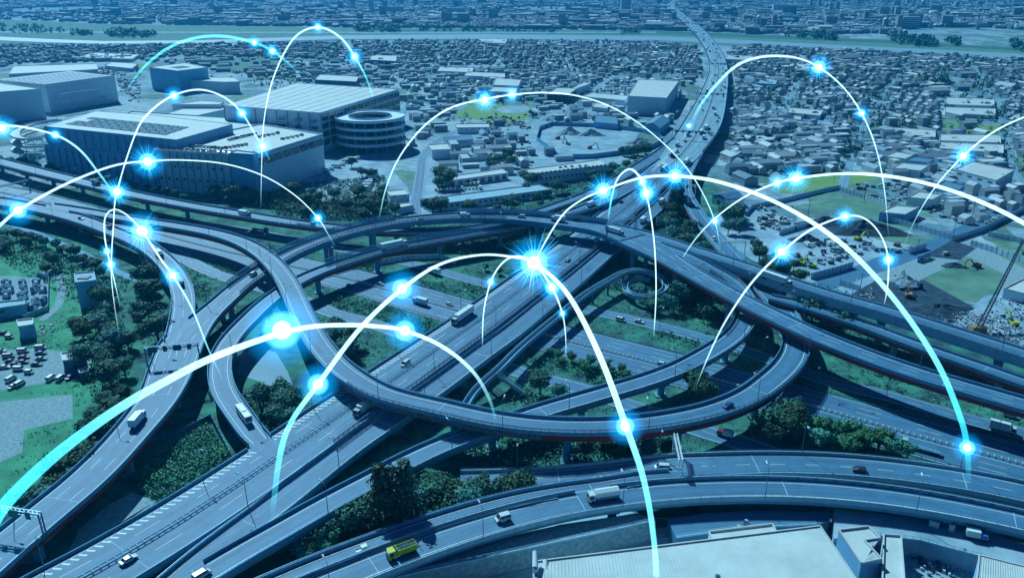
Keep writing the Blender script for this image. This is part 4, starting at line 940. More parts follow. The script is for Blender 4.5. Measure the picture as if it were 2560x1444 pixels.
for _ in range(64000):
    y=2080*(5200/2080)**(random.random()**.9); x=random.uniform(-.72,.72)*y
    u,v=pix((x,y,0))
    if not -60<u<2620: continue
    vr=np.interp(u,[0,300,500,1000,1640,1800,2200,2560],[50,62,64,72,77,82,99,120])
    if v>vr-1: continue
    if u<420 and v>26 and random.random()<.8: continue
    # street gaps
    a=(x*.97+y*.24); c_=(-x*.24+y*.97)
    if a%95<13 or c_%120<16: continue
    if math.sin(x*.0031+1)*math.sin(y*.0023)>.8: continue
    d,_=road5.near(x,y)
    if d<24: continue
    big=random.random()<.035
    W=random.uniform(30,75) if big else random.uniform(9,20); D=random.uniform(20,45) if big else random.uniform(8,13)
    h_=random.uniform(8,16) if big else random.uniform(5,8.5)
    if random.random()<.006: W,D,h_=random.uniform(15,40),12,random.uniform(18,38)
    hs.append((x,y,W,D,h_,-.24+random.choice([0,1.5708]),0 if big or random.random()<.3 else 1,(lambda k_:tuple(c*k_ for c in random.choice(roofs)))(random.choice([.35,.6,1,1.3])),tuple(c*.55 for c in random.choice(walls))))
townmass('houses',hs,'far town beyond the river reaching up to the top of the picture')

k=0
longs=[(2345,265,2455,262,'first'),(2350,290,2470,287,'second'),(2345,342,2500,352,'third'),(2200,318,2350,330,'fourth'),(2128,250,2188,252,'fifth'),(1965,265,2060,276,'sixth'),(1010,212,1085,215,'seventh'),(1100,205,1170,208,'eighth'),(1700,185,1690,190,'ninth')]
FB('greenhouse_row','long pale greenhouse roof in the right town, nearest the lime plot',[(2348,352),(2502,358),(2500,338),(2352,336)],5)
FB('greenhouse_row','long pale greenhouse roof below the small lime plot',[(2348,372),(2508,384),(2508,362),(2350,356)],5)
FB('greenhouse_row','pale striped greenhouse roof above the small lime plot',[(2362,262),(2486,266),(2484,248),(2366,244)],5)
FB('greenhouse_row','pale striped greenhouse roof, second above the small lime plot',[(2362,283),(2488,290),(2488,272),(2362,268)],5)
FB('greenhouse_row','long white roofed shed beside the canal in the right town',[(2200,330),(2338,344),(2338,326),(2212,318)],6)
FB('shed','white roofed shed left of the long straight street',[(1968,282),(2050,290),(2058,276),(1975,270)],6)
FB('shed','pale roofed store behind the scrap yard on the right',[(1960,296),(2000,302),(2003,292),(1966,288)],6)
FB('shed','pair of pale sheds beyond the ball field, near one',[(1160,190),(1262,194),(1262,184),(1168,180)],7)
FB('shed','pair of pale sheds beyond the ball field, far one',[(1092,178),(1180,182),(1184,170),(1100,168)],7)
FB('factory','pale wide factory roof at the river bank in the middle',[(1192,107),(1264,109),(1268,98),(1200,97)],9)
FB('factory','large pale school like block near the river on the right',[(1810,148),(1870,151),(1886,141),(1822,138)],10)
FB('shed','grey gabled hall right of the expressway',[(1890,208),(1938,212),(1944,200),(1902,197)],8,'blue_wall','concrete_light')
FB('shed','wide cream roofed hall right of the expressway',[(1985,172),(2035,176),(2050,164),(1992,160)],7)
FB('shed','small white shed row by the ball field lane',[(1480,268),(1518,272),(1522,262),(1488,258)],6)
FB('shed','blue roofed shed next to the excavation pit',[(1485,306),(1545,312),(1540,292),(1490,288)],8,'blue_wall','grey_steel')
FB('shed','blue grey gabled shed beside the expressway edge',[(1612,312),(1650,322),(1675,302),(1640,292)],9,'blue_wall','grey_steel',gable=True)
FB('factory','glasshouse like pale roofs behind the left warehouses',[(190,145),(330,148),(350,136),(230,132)],7)
FB('factory','long pale hall beside the glasshouse like roofs',[(262,165),(330,172),(345,160),(280,156)],7)
FB('factory','dark framed parking building in the middle distance',[(925,150),(990,154),(992,140),(930,138)],10,'concrete_dark','pale_roof')
# smaller sheds and stores between the yards, too many to count
def blocked_px(x,y):
    return in_px(x,y,[[(1120,300),(1160,255),(1340,255),(1335,312),(1240,312)],[(1330,375),(1345,310),(1500,305),(1665,335),(1665,385),(1440,405)],[(30,150),(320,150),(600,190),(820,200),(1010,220),(1020,400),(800,450),(600,500),(0,400),(0,170)],[(1895,465),(1960,438),(2230,430),(2230,460),(2120,485),(1950,495)]]) and not in_px(x,y,[[(330,150),(900,150),(1000,200),(780,206),(640,200),(520,160),(360,155)]])
rows=[]
for zone,n,s0,s1 in (([(0,150),(900,150),(1000,215),(620,215),(520,170),(340,165),(280,190),(0,175)],130,7,22),([(1000,170),(1560,190),(1740,200),(1700,330),(1560,400),(1330,420),(1200,450),(1060,460),(1020,340),(1000,240)],360,5,18),([(1835,270),(2000,300),(2190,335),(2190,430),(1900,432),(1835,440)],240,5,20),([(2190,335),(2560,335),(2560,480),(2330,470),(2190,440)],100,6,22),([(2260,470),(2560,440),(2560,520),(2420,560),(2300,520)],26,4,12),([(1850,120),(2560,150),(2560,330),(1850,280)],110,14,30)):
    P=[tuple(at(u,v,0))[:2] for u,v in zone]; xs=[p[0] for p in P]; ys=[p[1] for p in P]; k=0; t_=0
    while k<n and t_<n*40:
        t_+=1; x=random.uniform(min(xs),max(xs)); y=random.uniform(min(ys),max(ys)); W=random.uniform(s0,s1); D=random.uniform(5,max(7,W*.5))
        if not inpoly(x,y,P) or blocked_px(x,y): continue
        if any(inpoly(x+dx,y+dy,q) for q in FBP for dx,dy in ((0,0),(W/2,0),(-W/2,0),(0,D),(0,-D))): continue
        if road5.near(x,y)[0]<30+W/2 or any(r.near(x,y)[0]<r.w(0)/2+2+W/2 for r in GROADS.values()) or ROADS['C'].near(x,y)[0]<16+W/2: continue
        if any(abs(x-r[0])<(W+r[2])/2 and abs(y-r[1])<(D+r[3])/2+1 for r in rows[-140:]): continue
        rows.append((x,y,W,D,random.uniform(3,7),th+random.choice([0,0,1.5708]),1 if random.random()<.5 else 0,random.choice([(.42,.54,.58),(.48,.58,.60),(.34,.46,.52),(.14,.28,.38),(.26,.38,.45)]),tuple(c*.8 for c in random.choice(walls)))); k+=1
townmass('small_sheds',rows,'small sheds and stores crowded between the yards of the middle distance')
# ------------------------------------------------------------ trees
def leaves(mb,c,r,n,size,flat=.85,mi=0,rnd=random):
    for _ in range(n):
        while True:
            d=Vector((rnd.gauss(0,1),rnd.gauss(0,1),rnd.gauss(0,1)))
            if d.length>.1: break
        d.normalize(); rr=rnd.uniform(.62,1.08)
        p=Vector((c[0]+d.x*r[0]*rr,c[1]+d.y*r[1]*rr,c[2]+d.z*r[2]*rr))
        nn=(d+Vector((rnd.uniform(-.7,.7),rnd.uniform(-.7,.7),rnd.uniform(-.2,.9)))).normalized()
        a=nn.cross(Vector((0,0,1)) if abs(nn.z)<.9 else Vector((1,0,0))).normalized(); b=nn.cross(a)
        s_=size*rnd.uniform(.6,1.3); an=rnd.uniform(0,3.14); a,b=a*math.cos(an)+b*math.sin(an),b*math.cos(an)-a*math.sin(an)
        mb.add([tuple(p-a*s_),tuple(p-b*s_*.6),tuple(p+a*s_),tuple(p+b*s_*.6)],[(0,1,2,3)],mi)
def tree_proto(kind,seed):
    rd_=random.Random(seed); root=empty('tree',(0,0,-500)); t=MB(); cr=MB()
    if kind=='conifer':
        t.cyl((0,0,0),(0,0,15),.35,.05,8)
        for k in range(26):
            z=1.5+k*.53; rr=3.4*(1-z/16.5)**.75+.25
            for j in range(9): 
                a=rd_.uniform(0,6.28); d=rr*rd_.uniform(.3,1); leaves(cr,(math.cos(a)*d,math.sin(a)*d,z),(.9,.9,.6),9,.42,rnd=rd_)
        mk('trunk',t,'bark',root); mk('crown',cr,'leaf_dk',root); return root
    H={'broad':7.5,'round':6,'row':6}[kind]
    t.cyl((0,0,0),(.1,.1,H*.45),.28,.18,8)
    for k in range(6):
        a=k*1.05+rd_.uniform(-.3,.3); e=(math.cos(a)*H*.25,math.sin(a)*H*.25,H*rd_.uniform(.6,.8)); t.cyl((.1,.1,H*.35),e,.13,.04,6)
    R0=H*.42
    for k in range({'broad':26,'round':14,'row':20}[kind]):
        a=rd_.uniform(0,6.28); e=rd_.uniform(-.25,1); q=rd_.uniform(.25,1)
        c=(math.cos(a)*R0*q*math.cos(e),math.sin(a)*R0*q*math.cos(e),H*.62+math.sin(e)*R0*.85*q)
        s_=rd_.uniform(.75,1.35)*H/7; leaves(cr,c,(s_*1.15,s_*1.15,s_*.9),80,.30,rnd=rd_)
    leaves(cr,(0,0,H*.62),(R0*.85,R0*.85,R0*.7),420,.45,rnd=rd_)
    mk('trunk',t,'bark',root); mk('crown',cr,'leaf2' if kind=='round' else 'leaf',root); return root
TP={'broad':[tree_proto('broad',s_) for s_ in (1,2,3)],'round':[tree_proto('round',s_) for s_ in (4,5)],'row':[tree_proto('row',s_) for s_ in (6,7)],'conifer':[tree_proto('conifer',8),tree_proto('conifer',9)]}
tused={}
def plant(kind,x,y,s_,label,group,z=0):
    i=random.randrange(len(TP[kind])); pr=TP[kind][i]
    if (kind,i) in tused: o=copy_tree(pr)
    else: o=pr; tused[(kind,i)]=1
    o.location=(x,y,z); o.rotation_euler=(0,0,random.uniform(0,6.28)); o.scale=(s_*random.uniform(.9,1.15),s_*random.uniform(.9,1.15),s_*random.uniform(.85,1.15))
    tag(o,label,'tree',group); return o
def clear_of_decks(x,y,top):
    for r in ALL:
        d,i=r.near(x,y)
        if d<r.p[i,3]/2+2.0 and r.p[i,2]<top+1.5: return False
    return True
def treeline(kind,px,sp,s_,label,group):
    P=[at(u,v,0) for u,v in px]
    for a,c in zip(P,P[1:]):
        k=max(1,int((c-a).length/sp))
        for i in range(k):
            p=a.lerp(c,(i+random.uniform(.3,.7))/k)
            if clear_of_decks(p.x,p.y,8*s_*.9): plant(kind,p.x+random.uniform(-1,1),p.y+random.uniform(-1,1),s_*random.uniform(.85,1.15),label,group)
def grove(kind,px,n,s_,label,group):
    P=[tuple(at(u,v,0))[:2] for u,v in px]; xs=[p[0] for p in P]; ys=[p[1] for p in P]; pts=[]; tries=0; n=max(3,int(n*.56)); s_=s_*1.22
    while len(pts)<n and tries<n*60:
        tries+=1; x=random.uniform(min(xs),max(xs)); y=random.uniform(min(ys),max(ys))
        if not inpoly(x,y,P) or any((x-a)**2+(y-c)**2<(3.0*s_)**2 for a,c in pts): continue
        if not clear_of_decks(x,y,7*s_): continue
        pts.append((x,y)); plant(kind,x,y,s_*random.uniform(.75,1.2),label,group)
treeline('row',[(0,598),(60,600),(130,622),(200,650),(262,690)],6.5,1.15,'street tree in the row beside the footpath at left','trees in the row beside the footpath')
treeline('row',[(-10,405),(60,415),(150,440),(190,455),(260,462),(400,488),(480,510)],10,1.1,'street tree in the row before the huge warehouse','trees before the huge warehouse')
grove('broad',[(215,790),(300,735),(330,900),(300,1010),(230,1010),(195,900)],30,1.15,'dense tree in the dark grove left of the double ramp','trees of the grove left of the double ramp')
grove('broad',[(335,690),(405,720),(420,800),(395,870),(340,860)],12,1.3,'large dark tree tucked beside the curving left ramp','trees beside the curving left ramp')
grove('broad',[(-60,600),(60,610),(190,680),(120,690),(80,660),(-60,690)],16,.95,'tree between the footpath row and the substation','trees behind the substation')
grove('broad',[(540,498),(700,478),(820,500),(960,480),(990,540),(880,560),(700,540),(600,535)],42,1.15,'bushy tree in the belt right of the huge warehouse','trees right of the huge warehouse')
grove('broad',[(880,395),(960,470),(950,520),(840,500)],8,1.0,'tree near the small car park by the round ramp','trees by the round ramp car park')
grove('broad',[(1062,470),(1110,450),(1125,470),(1090,485)],6,1.35,'big round tree left of the long ribbed garage','trees left of the ribbed garage')
grove('broad',[(1120,430),(1230,400),(1290,400),(1300,420),(1150,445)],12,1.1,'tree in the row behind the long ribbed garage','trees behind the ribbed garage')
grove('broad',[(1065,535),(1165,512),(1180,540),(1090,555)],6,1.4,'round tree before the long grey roofed shed','trees before the grey roofed shed')
grove('broad',[(1210,545),(1470,480),(1560,430),(1600,395),(1560,410),(1440,470),(1230,525)],30,.95,'low tree in the strip along the upper left slip road','trees along the upper slip road')
grove('broad',[(1325,440),(1345,470),(1320,485),(1300,460)],3,1.1,'tree at the left end of the white office','trees at the left end of the office')
grove('broad',[(1400,405),(1560,395),(1640,385),(1610,370),(1480,398)],12,1.0,'tree between the pit wall and the expressway','trees by the pit wall')
grove('broad',[(1640,560),(1700,500),(1745,600),(1800,650),(1720,645),(1650,620)],26,1.2,'dense tree in the wedge between the exit ramp and the overpass','trees in the wedge by the exit ramp')
grove('conifer',[(1668,515),(1692,515),(1696,545),(1672,545)],3,1.2,'tall dark conifer in the wedge by the exit ramp','conifers in the wedge')
grove('broad',[(1790,520),(1850,545),(1900,600),(1850,620),(1800,570)],14,1.15,'tree right of the exit ramp before the machine yard','trees right of the exit ramp')
grove('broad',[(1880,620),(1960,660),(2020,700),(1990,720),(1900,680)],16,1.0,'low tree between the tall viaduct and the machine yard','trees behind the tall viaduct')
grove('broad',[(1985,790),(2060,800),(2110,850),(2060,850),(2000,820)],10,1.3,'rusty green tree below the tall concrete viaduct','trees below the tall viaduct')
grove('broad',[(1690,700),(1780,730),(1800,800),(1740,810),(1680,760)],16,1.15,'dark tree in the shade between the piers right of the spiral','trees right of the spiral')
grove('broad',[(1560,720),(1660,740),(1680,800),(1560,770)],10,.9,'tree inside the spiral of the pedestrian bridge','trees at the spiral')
grove('broad',[(1900,1040),(2000,1030),(1995,1100),(1930,1110)],14,1.15,'dark tree right of the big loop','dark trees right of the big loop')
grove('round',[(1960,1095),(2100,1085),(2260,1120),(2340,1150),(2200,1145),(2020,1120)],26,1.0,'bright bushy tree between the motorway and the near curved ramp','bushy trees above the near curved ramp')
grove('broad',[(255,1020),(330,960),(305,1100),(190,1235),(95,1335),(60,1300),(200,1150)],26,1.0,'dark tree in the belt along the lower left road','trees in the belt along the lower left road')
treeline('broad',[(2190,1010),(2260,1035),(2330,1055),(2400,1070),(2450,1085)],7,.95,'tree in the row between motorway and side road at right','trees in the right side road row')
for u,v,k_,l_ in ((968,1352,1.9,'tall dawn redwood before the inner ramp, nearer of the pair'),(1018,1335,1.7,'tall dawn redwood before the inner ramp, right one of the pair')): plant('conifer',at(u,v).x,at(u,v).y,k_,l_,None)
grove('broad',[(1050,1230),(1130,1240),(1320,1240),(1300,1262),(1100,1310),(1030,1320)],22,1.1,'dense tree between the dark lower road and the near deck','trees between the lower road and near deck')
grove('broad',[(860,1330),(930,1300),(940,1370),(880,1390)],8,1.0,'low dark tree left of the redwoods','trees left of the redwoods')
grove('round',[(700,1400),(760,1340),(850,1370),(760,1410)],12,.75,'clipped round bush near the bottom ramps','round bushes near the bottom ramps')
grove('broad',[(640,1010),(740,1010),(790,1010),(740,1065),(655,1065)],13,1.0,'tree between the pond and the main expressway','trees between the pond and the expressway')
grove('broad',[(850,860),(930,880),(900,930),(840,900)],8,1.0,'tree in the corner of loop and expressway','trees in the corner of the loop')
grove('broad',[(1120,940),(1190,900),(1200,960),(1130,1000)],9,.95,'tree at the left foot of the pedestrian bridge','trees at the foot of the footbridge')
plant('broad',at(1350,985).x,at(1350,985).y,1.35,'large round tree right of the footbridge stairs','tree')
plant('broad',at(1395,998).x,at(1395,998).y,.95,'smaller round tree beside the large one right of the footbridge stairs','tree')
plant('broad',at(845,835).x,at(845,835).y,1.15,'lone round tree inside the left of the big loop','tree')
grove('round',[(1340,885),(1440,880),(1600,935),(1560,960),(1420,930)],26,.62,'clipped round bush on the green island beside the motorway','clipped bushes on the green island')
grove('broad',[(1690,960),(1790,950),(1830,990),(1750,1010)],9,.95,'tree in the gap between inner ramp and big loop at right','trees between inner ramp and loop')
grove('broad',[(1420,1130),(1560,1150),(1700,1130),(1650,1165),(1450,1172)],14,.8,'low tree below the big loop beside the dark lower road','trees below the big loop')
treeline('row',[(1200,672),(1260,690),(1300,705)],6,.8,'small tree along the side road beneath the overpass','small trees under the overpass')
treeline('row',[(1108,282),(1120,262),(1140,255)],7,.5,'small young tree lined up by the ball field','young trees by the ball field')
treeline('row',[(1325,285),(1345,300),(1330,315)],7,.8,'tree at the right corner of the ball field','trees at the ball field corner')
# bushy undergrowth and far woods: nobody could count these
def undergrowth(name,polys,dens,size,h,m,label):
    mb=MB()
    for px in polys:
        P=[tuple(at(u,v,0))[:2] for u,v in px]; xs=[p[0] for p in P]; ys=[p[1] for p in P]; A_=abs(area(P)); n=int(A_*dens); k=0
        while k<n:
            x=random.uniform(min(xs),max(xs)); y=random.uniform(min(ys),max(ys)); k+=1 
            if not inpoly(x,y,P): continue
            bad=False
            for r in GROADS.values():
                d,i=r.near(x,y)
                if d<r.p[i,3]/2+1.2: bad=True;break
            if bad: continue
            hh=h*(.35+.65*(math.sin(x*.35)*math.sin(y*.29+x*.1)*.5+.5))
            leaves(mb,(x,y,hh*.5),(1.1,1.1,hh*.55),5,size)
    o=mk(name,mb,m); tag(o,label,'undergrowth',kind='stuff'); return o
undergrowth('undergrowth',[[(350,1180),(420,1120),(520,1060),(575,1140),(560,1170),(400,1255),(350,1225)]],3.2,.42,2.4,'leaf2','dense bright bushes in the walled plot at bottom left')
undergrowth('undergrowth',[[(840,735),(1000,775),(1110,830),(1085,850),(920,800),(830,770)],[(1000,800),(1080,800),(1130,830),(1080,860)],[(860,620),(960,655),(940,680),(880,670)],[(1150,700),(1260,730),(1330,760),(1180,750)],[(1040,690),(1160,730),(1120,735),(1050,712)],[(1320,900),(1400,895),(1620,950),(1560,975),(1340,915)],[(440,640),(560,660),(650,700),(620,720),(500,690)],[(470,700),(530,720),(520,760),(480,740)]],1.9,.42,1.8,'leaf2','mixed bushes on the strips between motorway and loops')
undergrowth('undergrowth',[[(1960,905),(2150,945),(2560,1070),(2560,1100),(2200,1000)],[(1050,1170),(1300,1165),(1650,1155),(1660,1165),(1200,1190)],[(1900,720),(2060,800),(2200,850),(2560,975),(2560,1000),(2100,850)],[(1880,640),(2020,700),(2200,760),(2560,860),(2400,850),(2100,760)],[(250,530),(640,600),(760,650),(840,690),(760,690),(600,655),(420,610),(250,560)],[(60,520),(300,600),(420,640),(560,690),(500,720),(420,690),(300,640)],[(1000,570),(1350,560),(1330,640),(1200,650),(1020,600)],[(1640,800),(1900,870),(1880,900),(1640,840)],[(2150,890),(2560,990),(2560,1030),(2150,930)],[(1980,1000),(2300,1100),(2250,1115),(1960,1030)],[(700,720),(860,830),(960,880),(840,920),(760,830)],[(600,985),(640,985),(760,1000),(700,1075),(640,1090),(610,1040)],[(1050,1110),(1400,1090),(1700,1090),(1680,1150),(1300,1170),(1080,1150)],[(700,1290),(960,1180),(1000,1240),(900,1350),(700,1420)],[(1640,640),(1800,690),(1830,790),(1700,800),(1600,700)],[(1490,590),(1560,640),(1620,740),(1500,720)],[(1880,900),(2000,1000),(1980,1100),(1860,1100)],[(100,1150),(250,1050),(330,960),(300,1130),(100,1330)],[(2100,1110),(2420,1170),(2560,1220),(2300,1160)],[(1380,1000),(1300,960),(1240,1000),(1330,1030)]],1.0,.48,2.0,'leaf','dark scrub under and around the ramps')
undergrowth('undergrowth',[[(-60,690),(200,700),(330,690),(300,760),(220,790),(170,700)],[(-100,600),(100,600),(260,700),(330,760),(200,760)],[(640,470),(960,440),(1000,560),(700,545)],[(1230,520),(1560,420),(1600,440),(1300,545)]],.55,.55,1.8,'leaf','scrub at the edges of the left tree groves')
undergrowth('tall_grass',[[(180,850),(330,900),(300,1010),(200,1000),(170,960),(90,960),(240,930)],[(150,690),(200,720),(210,780),(150,850),(90,850),(160,770)],[(-40,985),(180,975),(250,1050),(180,1200),(60,1250),(0,1280),(60,1080),(190,1050),(185,985)],[(-60,880),(0,860),(120,850),(240,850),(230,880),(90,868)]],.55,.30,.7,'leaf2','long grass in tufts on the left lawn')
undergrowth('tall_grass',[[(420,600),(640,600),(900,640),(1300,560),(1500,600),(1300,700),(1080,860),(960,960),(850,870),(760,780),(640,800),(560,850),(500,760),(470,690)],[(1280,720),(1500,610),(1900,700),(2100,830),(2560,990),(2560,1180),(2300,1120),(1980,1110),(1700,1140),(1280,1160),(1150,1040),(1400,1000),(1240,960)]],.30,.32,.8,'leaf2','rough grass tufts on the verges between the ramps')
undergrowth('undergrowth',[[(-60,598),(60,606),(200,672),(270,725),(190,705),(60,660),(-60,655)],[(225,790),(300,740),(335,900),(300,1005),(235,1000),(200,900)],[(338,700),(400,725),(415,800),(390,865),(345,855)],[(560,500),(700,485),(820,505),(950,490),(975,545),(880,555),(700,535)],[(1660,560),(1700,510),(1740,600),(1790,645),(1720,640),(1655,615)],[(1690,705),(1775,735),(1795,800),(1745,805),(1690,760)],[(640,1010),(760,1010),(735,1065),(660,1065)]],.55,.6,6.5,'leaf','dense understorey filling the tree groves')
def woods(name,pts,label,m):
    mb=MB()
    for (x,y,s_) in pts:
        leaves(mb,(x,y,s_*.55),(s_*.55,s_*.55,s_*.5),22,s_*.26)
    tag(mk(name,mb,m),label,'woods',kind='stuff')
pts=[]
def wood_poly(px,n,s0,s1):
    P=[tuple(at(u,v,0))[:2] for u,v in px]; xs=[p[0] for p in P]; ys=[p[1] for p in P]; k=0; t_=0
    while k<n and t_<n*30:
        t_+=1; x=random.uniform(min(xs),max(xs)); y=random.uniform(min(ys),max(ys))
        if inpoly(x,y,P) and road5.near(x,y)[0]>22: pts.append((x,y,random.uniform(s0,s1))); k+=1
wood_poly([(265,84),(300,80),(390,88),(395,96),(280,96)],60,9,16)
wood_poly([(180,84),(230,84),(232,90),(180,90)],18,8,12)
wood_poly([(885,68),(950,66),(1000,76),(1000,82),(890,84)],60,9,16)
wood_poly([(1050,76),(1400,78),(1400,82),(1050,80)],60,5,9)
wood_poly([(1960,84),(2060,84),(2100,98),(2080,104),(1970,98)],50,9,15)
wood_poly([(2220,92),(2340,100),(2345,122),(2240,114)],60,9,16)
wood_poly([(2360,100),(2400,104),(2396,116),(2366,112)],16,9,14)
wood_poly([(2525,108),(2620,112),(2620,138),(2530,130)],26,10,16)
wood_poly([(0,62),(90,66),(200,80),(60,88),(0,84)],60,6,10)
wood_poly([(1540,78),(1600,74),(1600,90),(1545,88)],20,8,13)
wood_poly([(2160,60),(2220,60),(2230,76),(2160,76)],40,9,14)
wood_poly(Z_right,1500,2.5,6.5); wood_poly(Z_mid,1100,2.5,6.5); wood_poly(Z_left,1000,3,7.5); wood_poly(Z_ind,520,2,5); wood_poly([(350,170),(1500,180),(1560,300),(1020,330),(560,210)],420,2,5.5)
wood_poly([(1030,128),(1080,124),(1085,140),(1040,142)],40,7,10)
wood_poly([(2290,200),(2360,195),(2370,215),(2300,215)],40,7,11)
wood_poly([(0,0),(2560,0),(2560,80),(0,40)],900,8,16)
woods('woods',pts,'clumps of dark trees along the river and scattered through the town','leaf')
# ------------------------------------------------------------ vehicles
def extrude_y(mb,prof,y0,y1,mi=0,taper=1.0):
    n=len(prof); v=[(x,y0*t,z) for (x,z,t) in prof]+[(x,y1*t,z) for (x,z,t) in prof]
    mb.add(v,[tuple(range(n))[::-1],tuple(range(n,2*n))]+[(i,(i+1)%n,n+(i+1)%n,n+i) for i in range(n)],mi)
def wheels(root,xs,w,r=.33):
    for x in xs:
        for s_ in (-1,1):
            mb=MB(); y=s_*w/2; mb.cyl((x,y-s_*.22,r),(x,y,r),r,r,14); k=mk('wheel',mb,'tyre',root)
            mb=MB(); mb.cyl((x,y,r),(x,y+s_*.01,r),r*.55,r*.55,10); mk('rim',mb,'steel',root) if False else None
def car_proto(kind):
    r=empty('car',(0,0,-500)); W=1.72
    if kind=='sedan': L=4.5; lo=[(-2.25,.35,.97),(2.25,.35,.94),(2.28,.65,.93),(1.2,.95,.97),(-1.6,1.0,.97),(-2.25,.95,.94)]; hi=[(-1.65,.98,.93),(1.15,.94,.93),(.45,1.42,.78),(-1.05,1.43,.78)]; roof=[(.4,1.40,.80),(-1.0,1.41,.80),(-.95,1.47,.76),(.32,1.46,.76)]
    elif kind=='van': L=4.6; lo=[(-2.3,.35,.98),(2.3,.35,.95),(2.32,.8,.94),(1.7,1.1,.97),(-2.25,1.15,.97)]; hi=[(-2.25,1.12,.96),(1.75,1.08,.95),(1.05,1.82,.86),(-2.15,1.84,.86)]; roof=[(1.0,1.80,.88),(-2.12,1.82,.88),(-2.05,1.92,.84),(.9,1.90,.84)]
    elif kind=='kei': L=3.4; lo=[(-1.7,.3,.94),(1.7,.3,.92),(1.72,.75,.9),(1.3,1.0,.94),(-1.68,1.0,.94)]; hi=[(-1.66,.98,.92),(1.3,.98,.91),(.8,1.66,.82),(-1.58,1.68,.82)]; roof=[(.78,1.64,.84),(-1.56,1.66,.84),(-1.5,1.74,.8),(.7,1.73,.8)]
    else: L=4.1; lo=[(-2.05,.35,.97),(2.05,.35,.94),(2.08,.7,.93),(1.2,1.0,.96),(-2.0,1.02,.96)]; hi=[(-1.95,1.0,.94),(1.25,.97,.93),(.5,1.5,.8),(-1.6,1.5,.8)]; roof=[(.48,1.48,.82),(-1.6,1.48,.82),(-1.55,1.55,.78),(.4,1.54,.78)]
    mb=MB(); extrude_y(mb,lo,-W/2,W/2)
    mk('body',mb,'carpaint',r)
    mb=MB(); extrude_y(mb,hi,-W/2,W/2); mk('windows',mb,'glass',r)
    mb=MB(); extrude_y(mb,roof,-W/2,W/2)
    for x0,z0,x1,z1 in ((hi[1][0],hi[1][1],hi[2][0],hi[2][1]),(hi[0][0],hi[0][1],hi[3][0],hi[3][1]),((hi[0][0]+hi[1][0])/2,hi[0][1],(hi[2][0]+hi[3][0])/2,hi[2][1])):
        for s_ in (-1,1): mb.beam((x0,s_*W/2*.95,z0),(x1,s_*W/2*.83,z1),.09,.09)
    mk('roof',mb,'carpaint',r)
    wheels(r,(-L*.3,L*.3),W)
    for s_ in (-1,1): mk('headlight',MB().box(lo[1][0]-.02,lo[1][0]+.05,s_*.6-.18,s_*.6+.18,.55,.72),'lamp_white',r)
    return r
def cab(r,x,W,h,col='carpaint',mt=None):
    mb=MB(); extrude_y(mb,[(x-1.9,.55,1),(x,.55,1),(x+.03,1.35,1),(x-.25,h,.96),(x-1.9,h,.96)],-W/2,W/2); mk('cab',mb,mt or col,r)
    mb=MB(); extrude_y(mb,[(x-.02,1.4,.93),(x+.06,1.4,.93),(x-.17,h-.2,.88),(x-.26,h-.2,.88)],-W/2,W/2)
    for s_ in (-1,1): mb.box(x-1.4,x-.35,s_*W/2-.03,s_*W/2+.03,1.45,h-.35)
    mk('windows',mb,'glass',r)
    mk('bumper',MB().box(x-.1,x+.12,-W/2,W/2,.4,.8),'dark_steel',r)
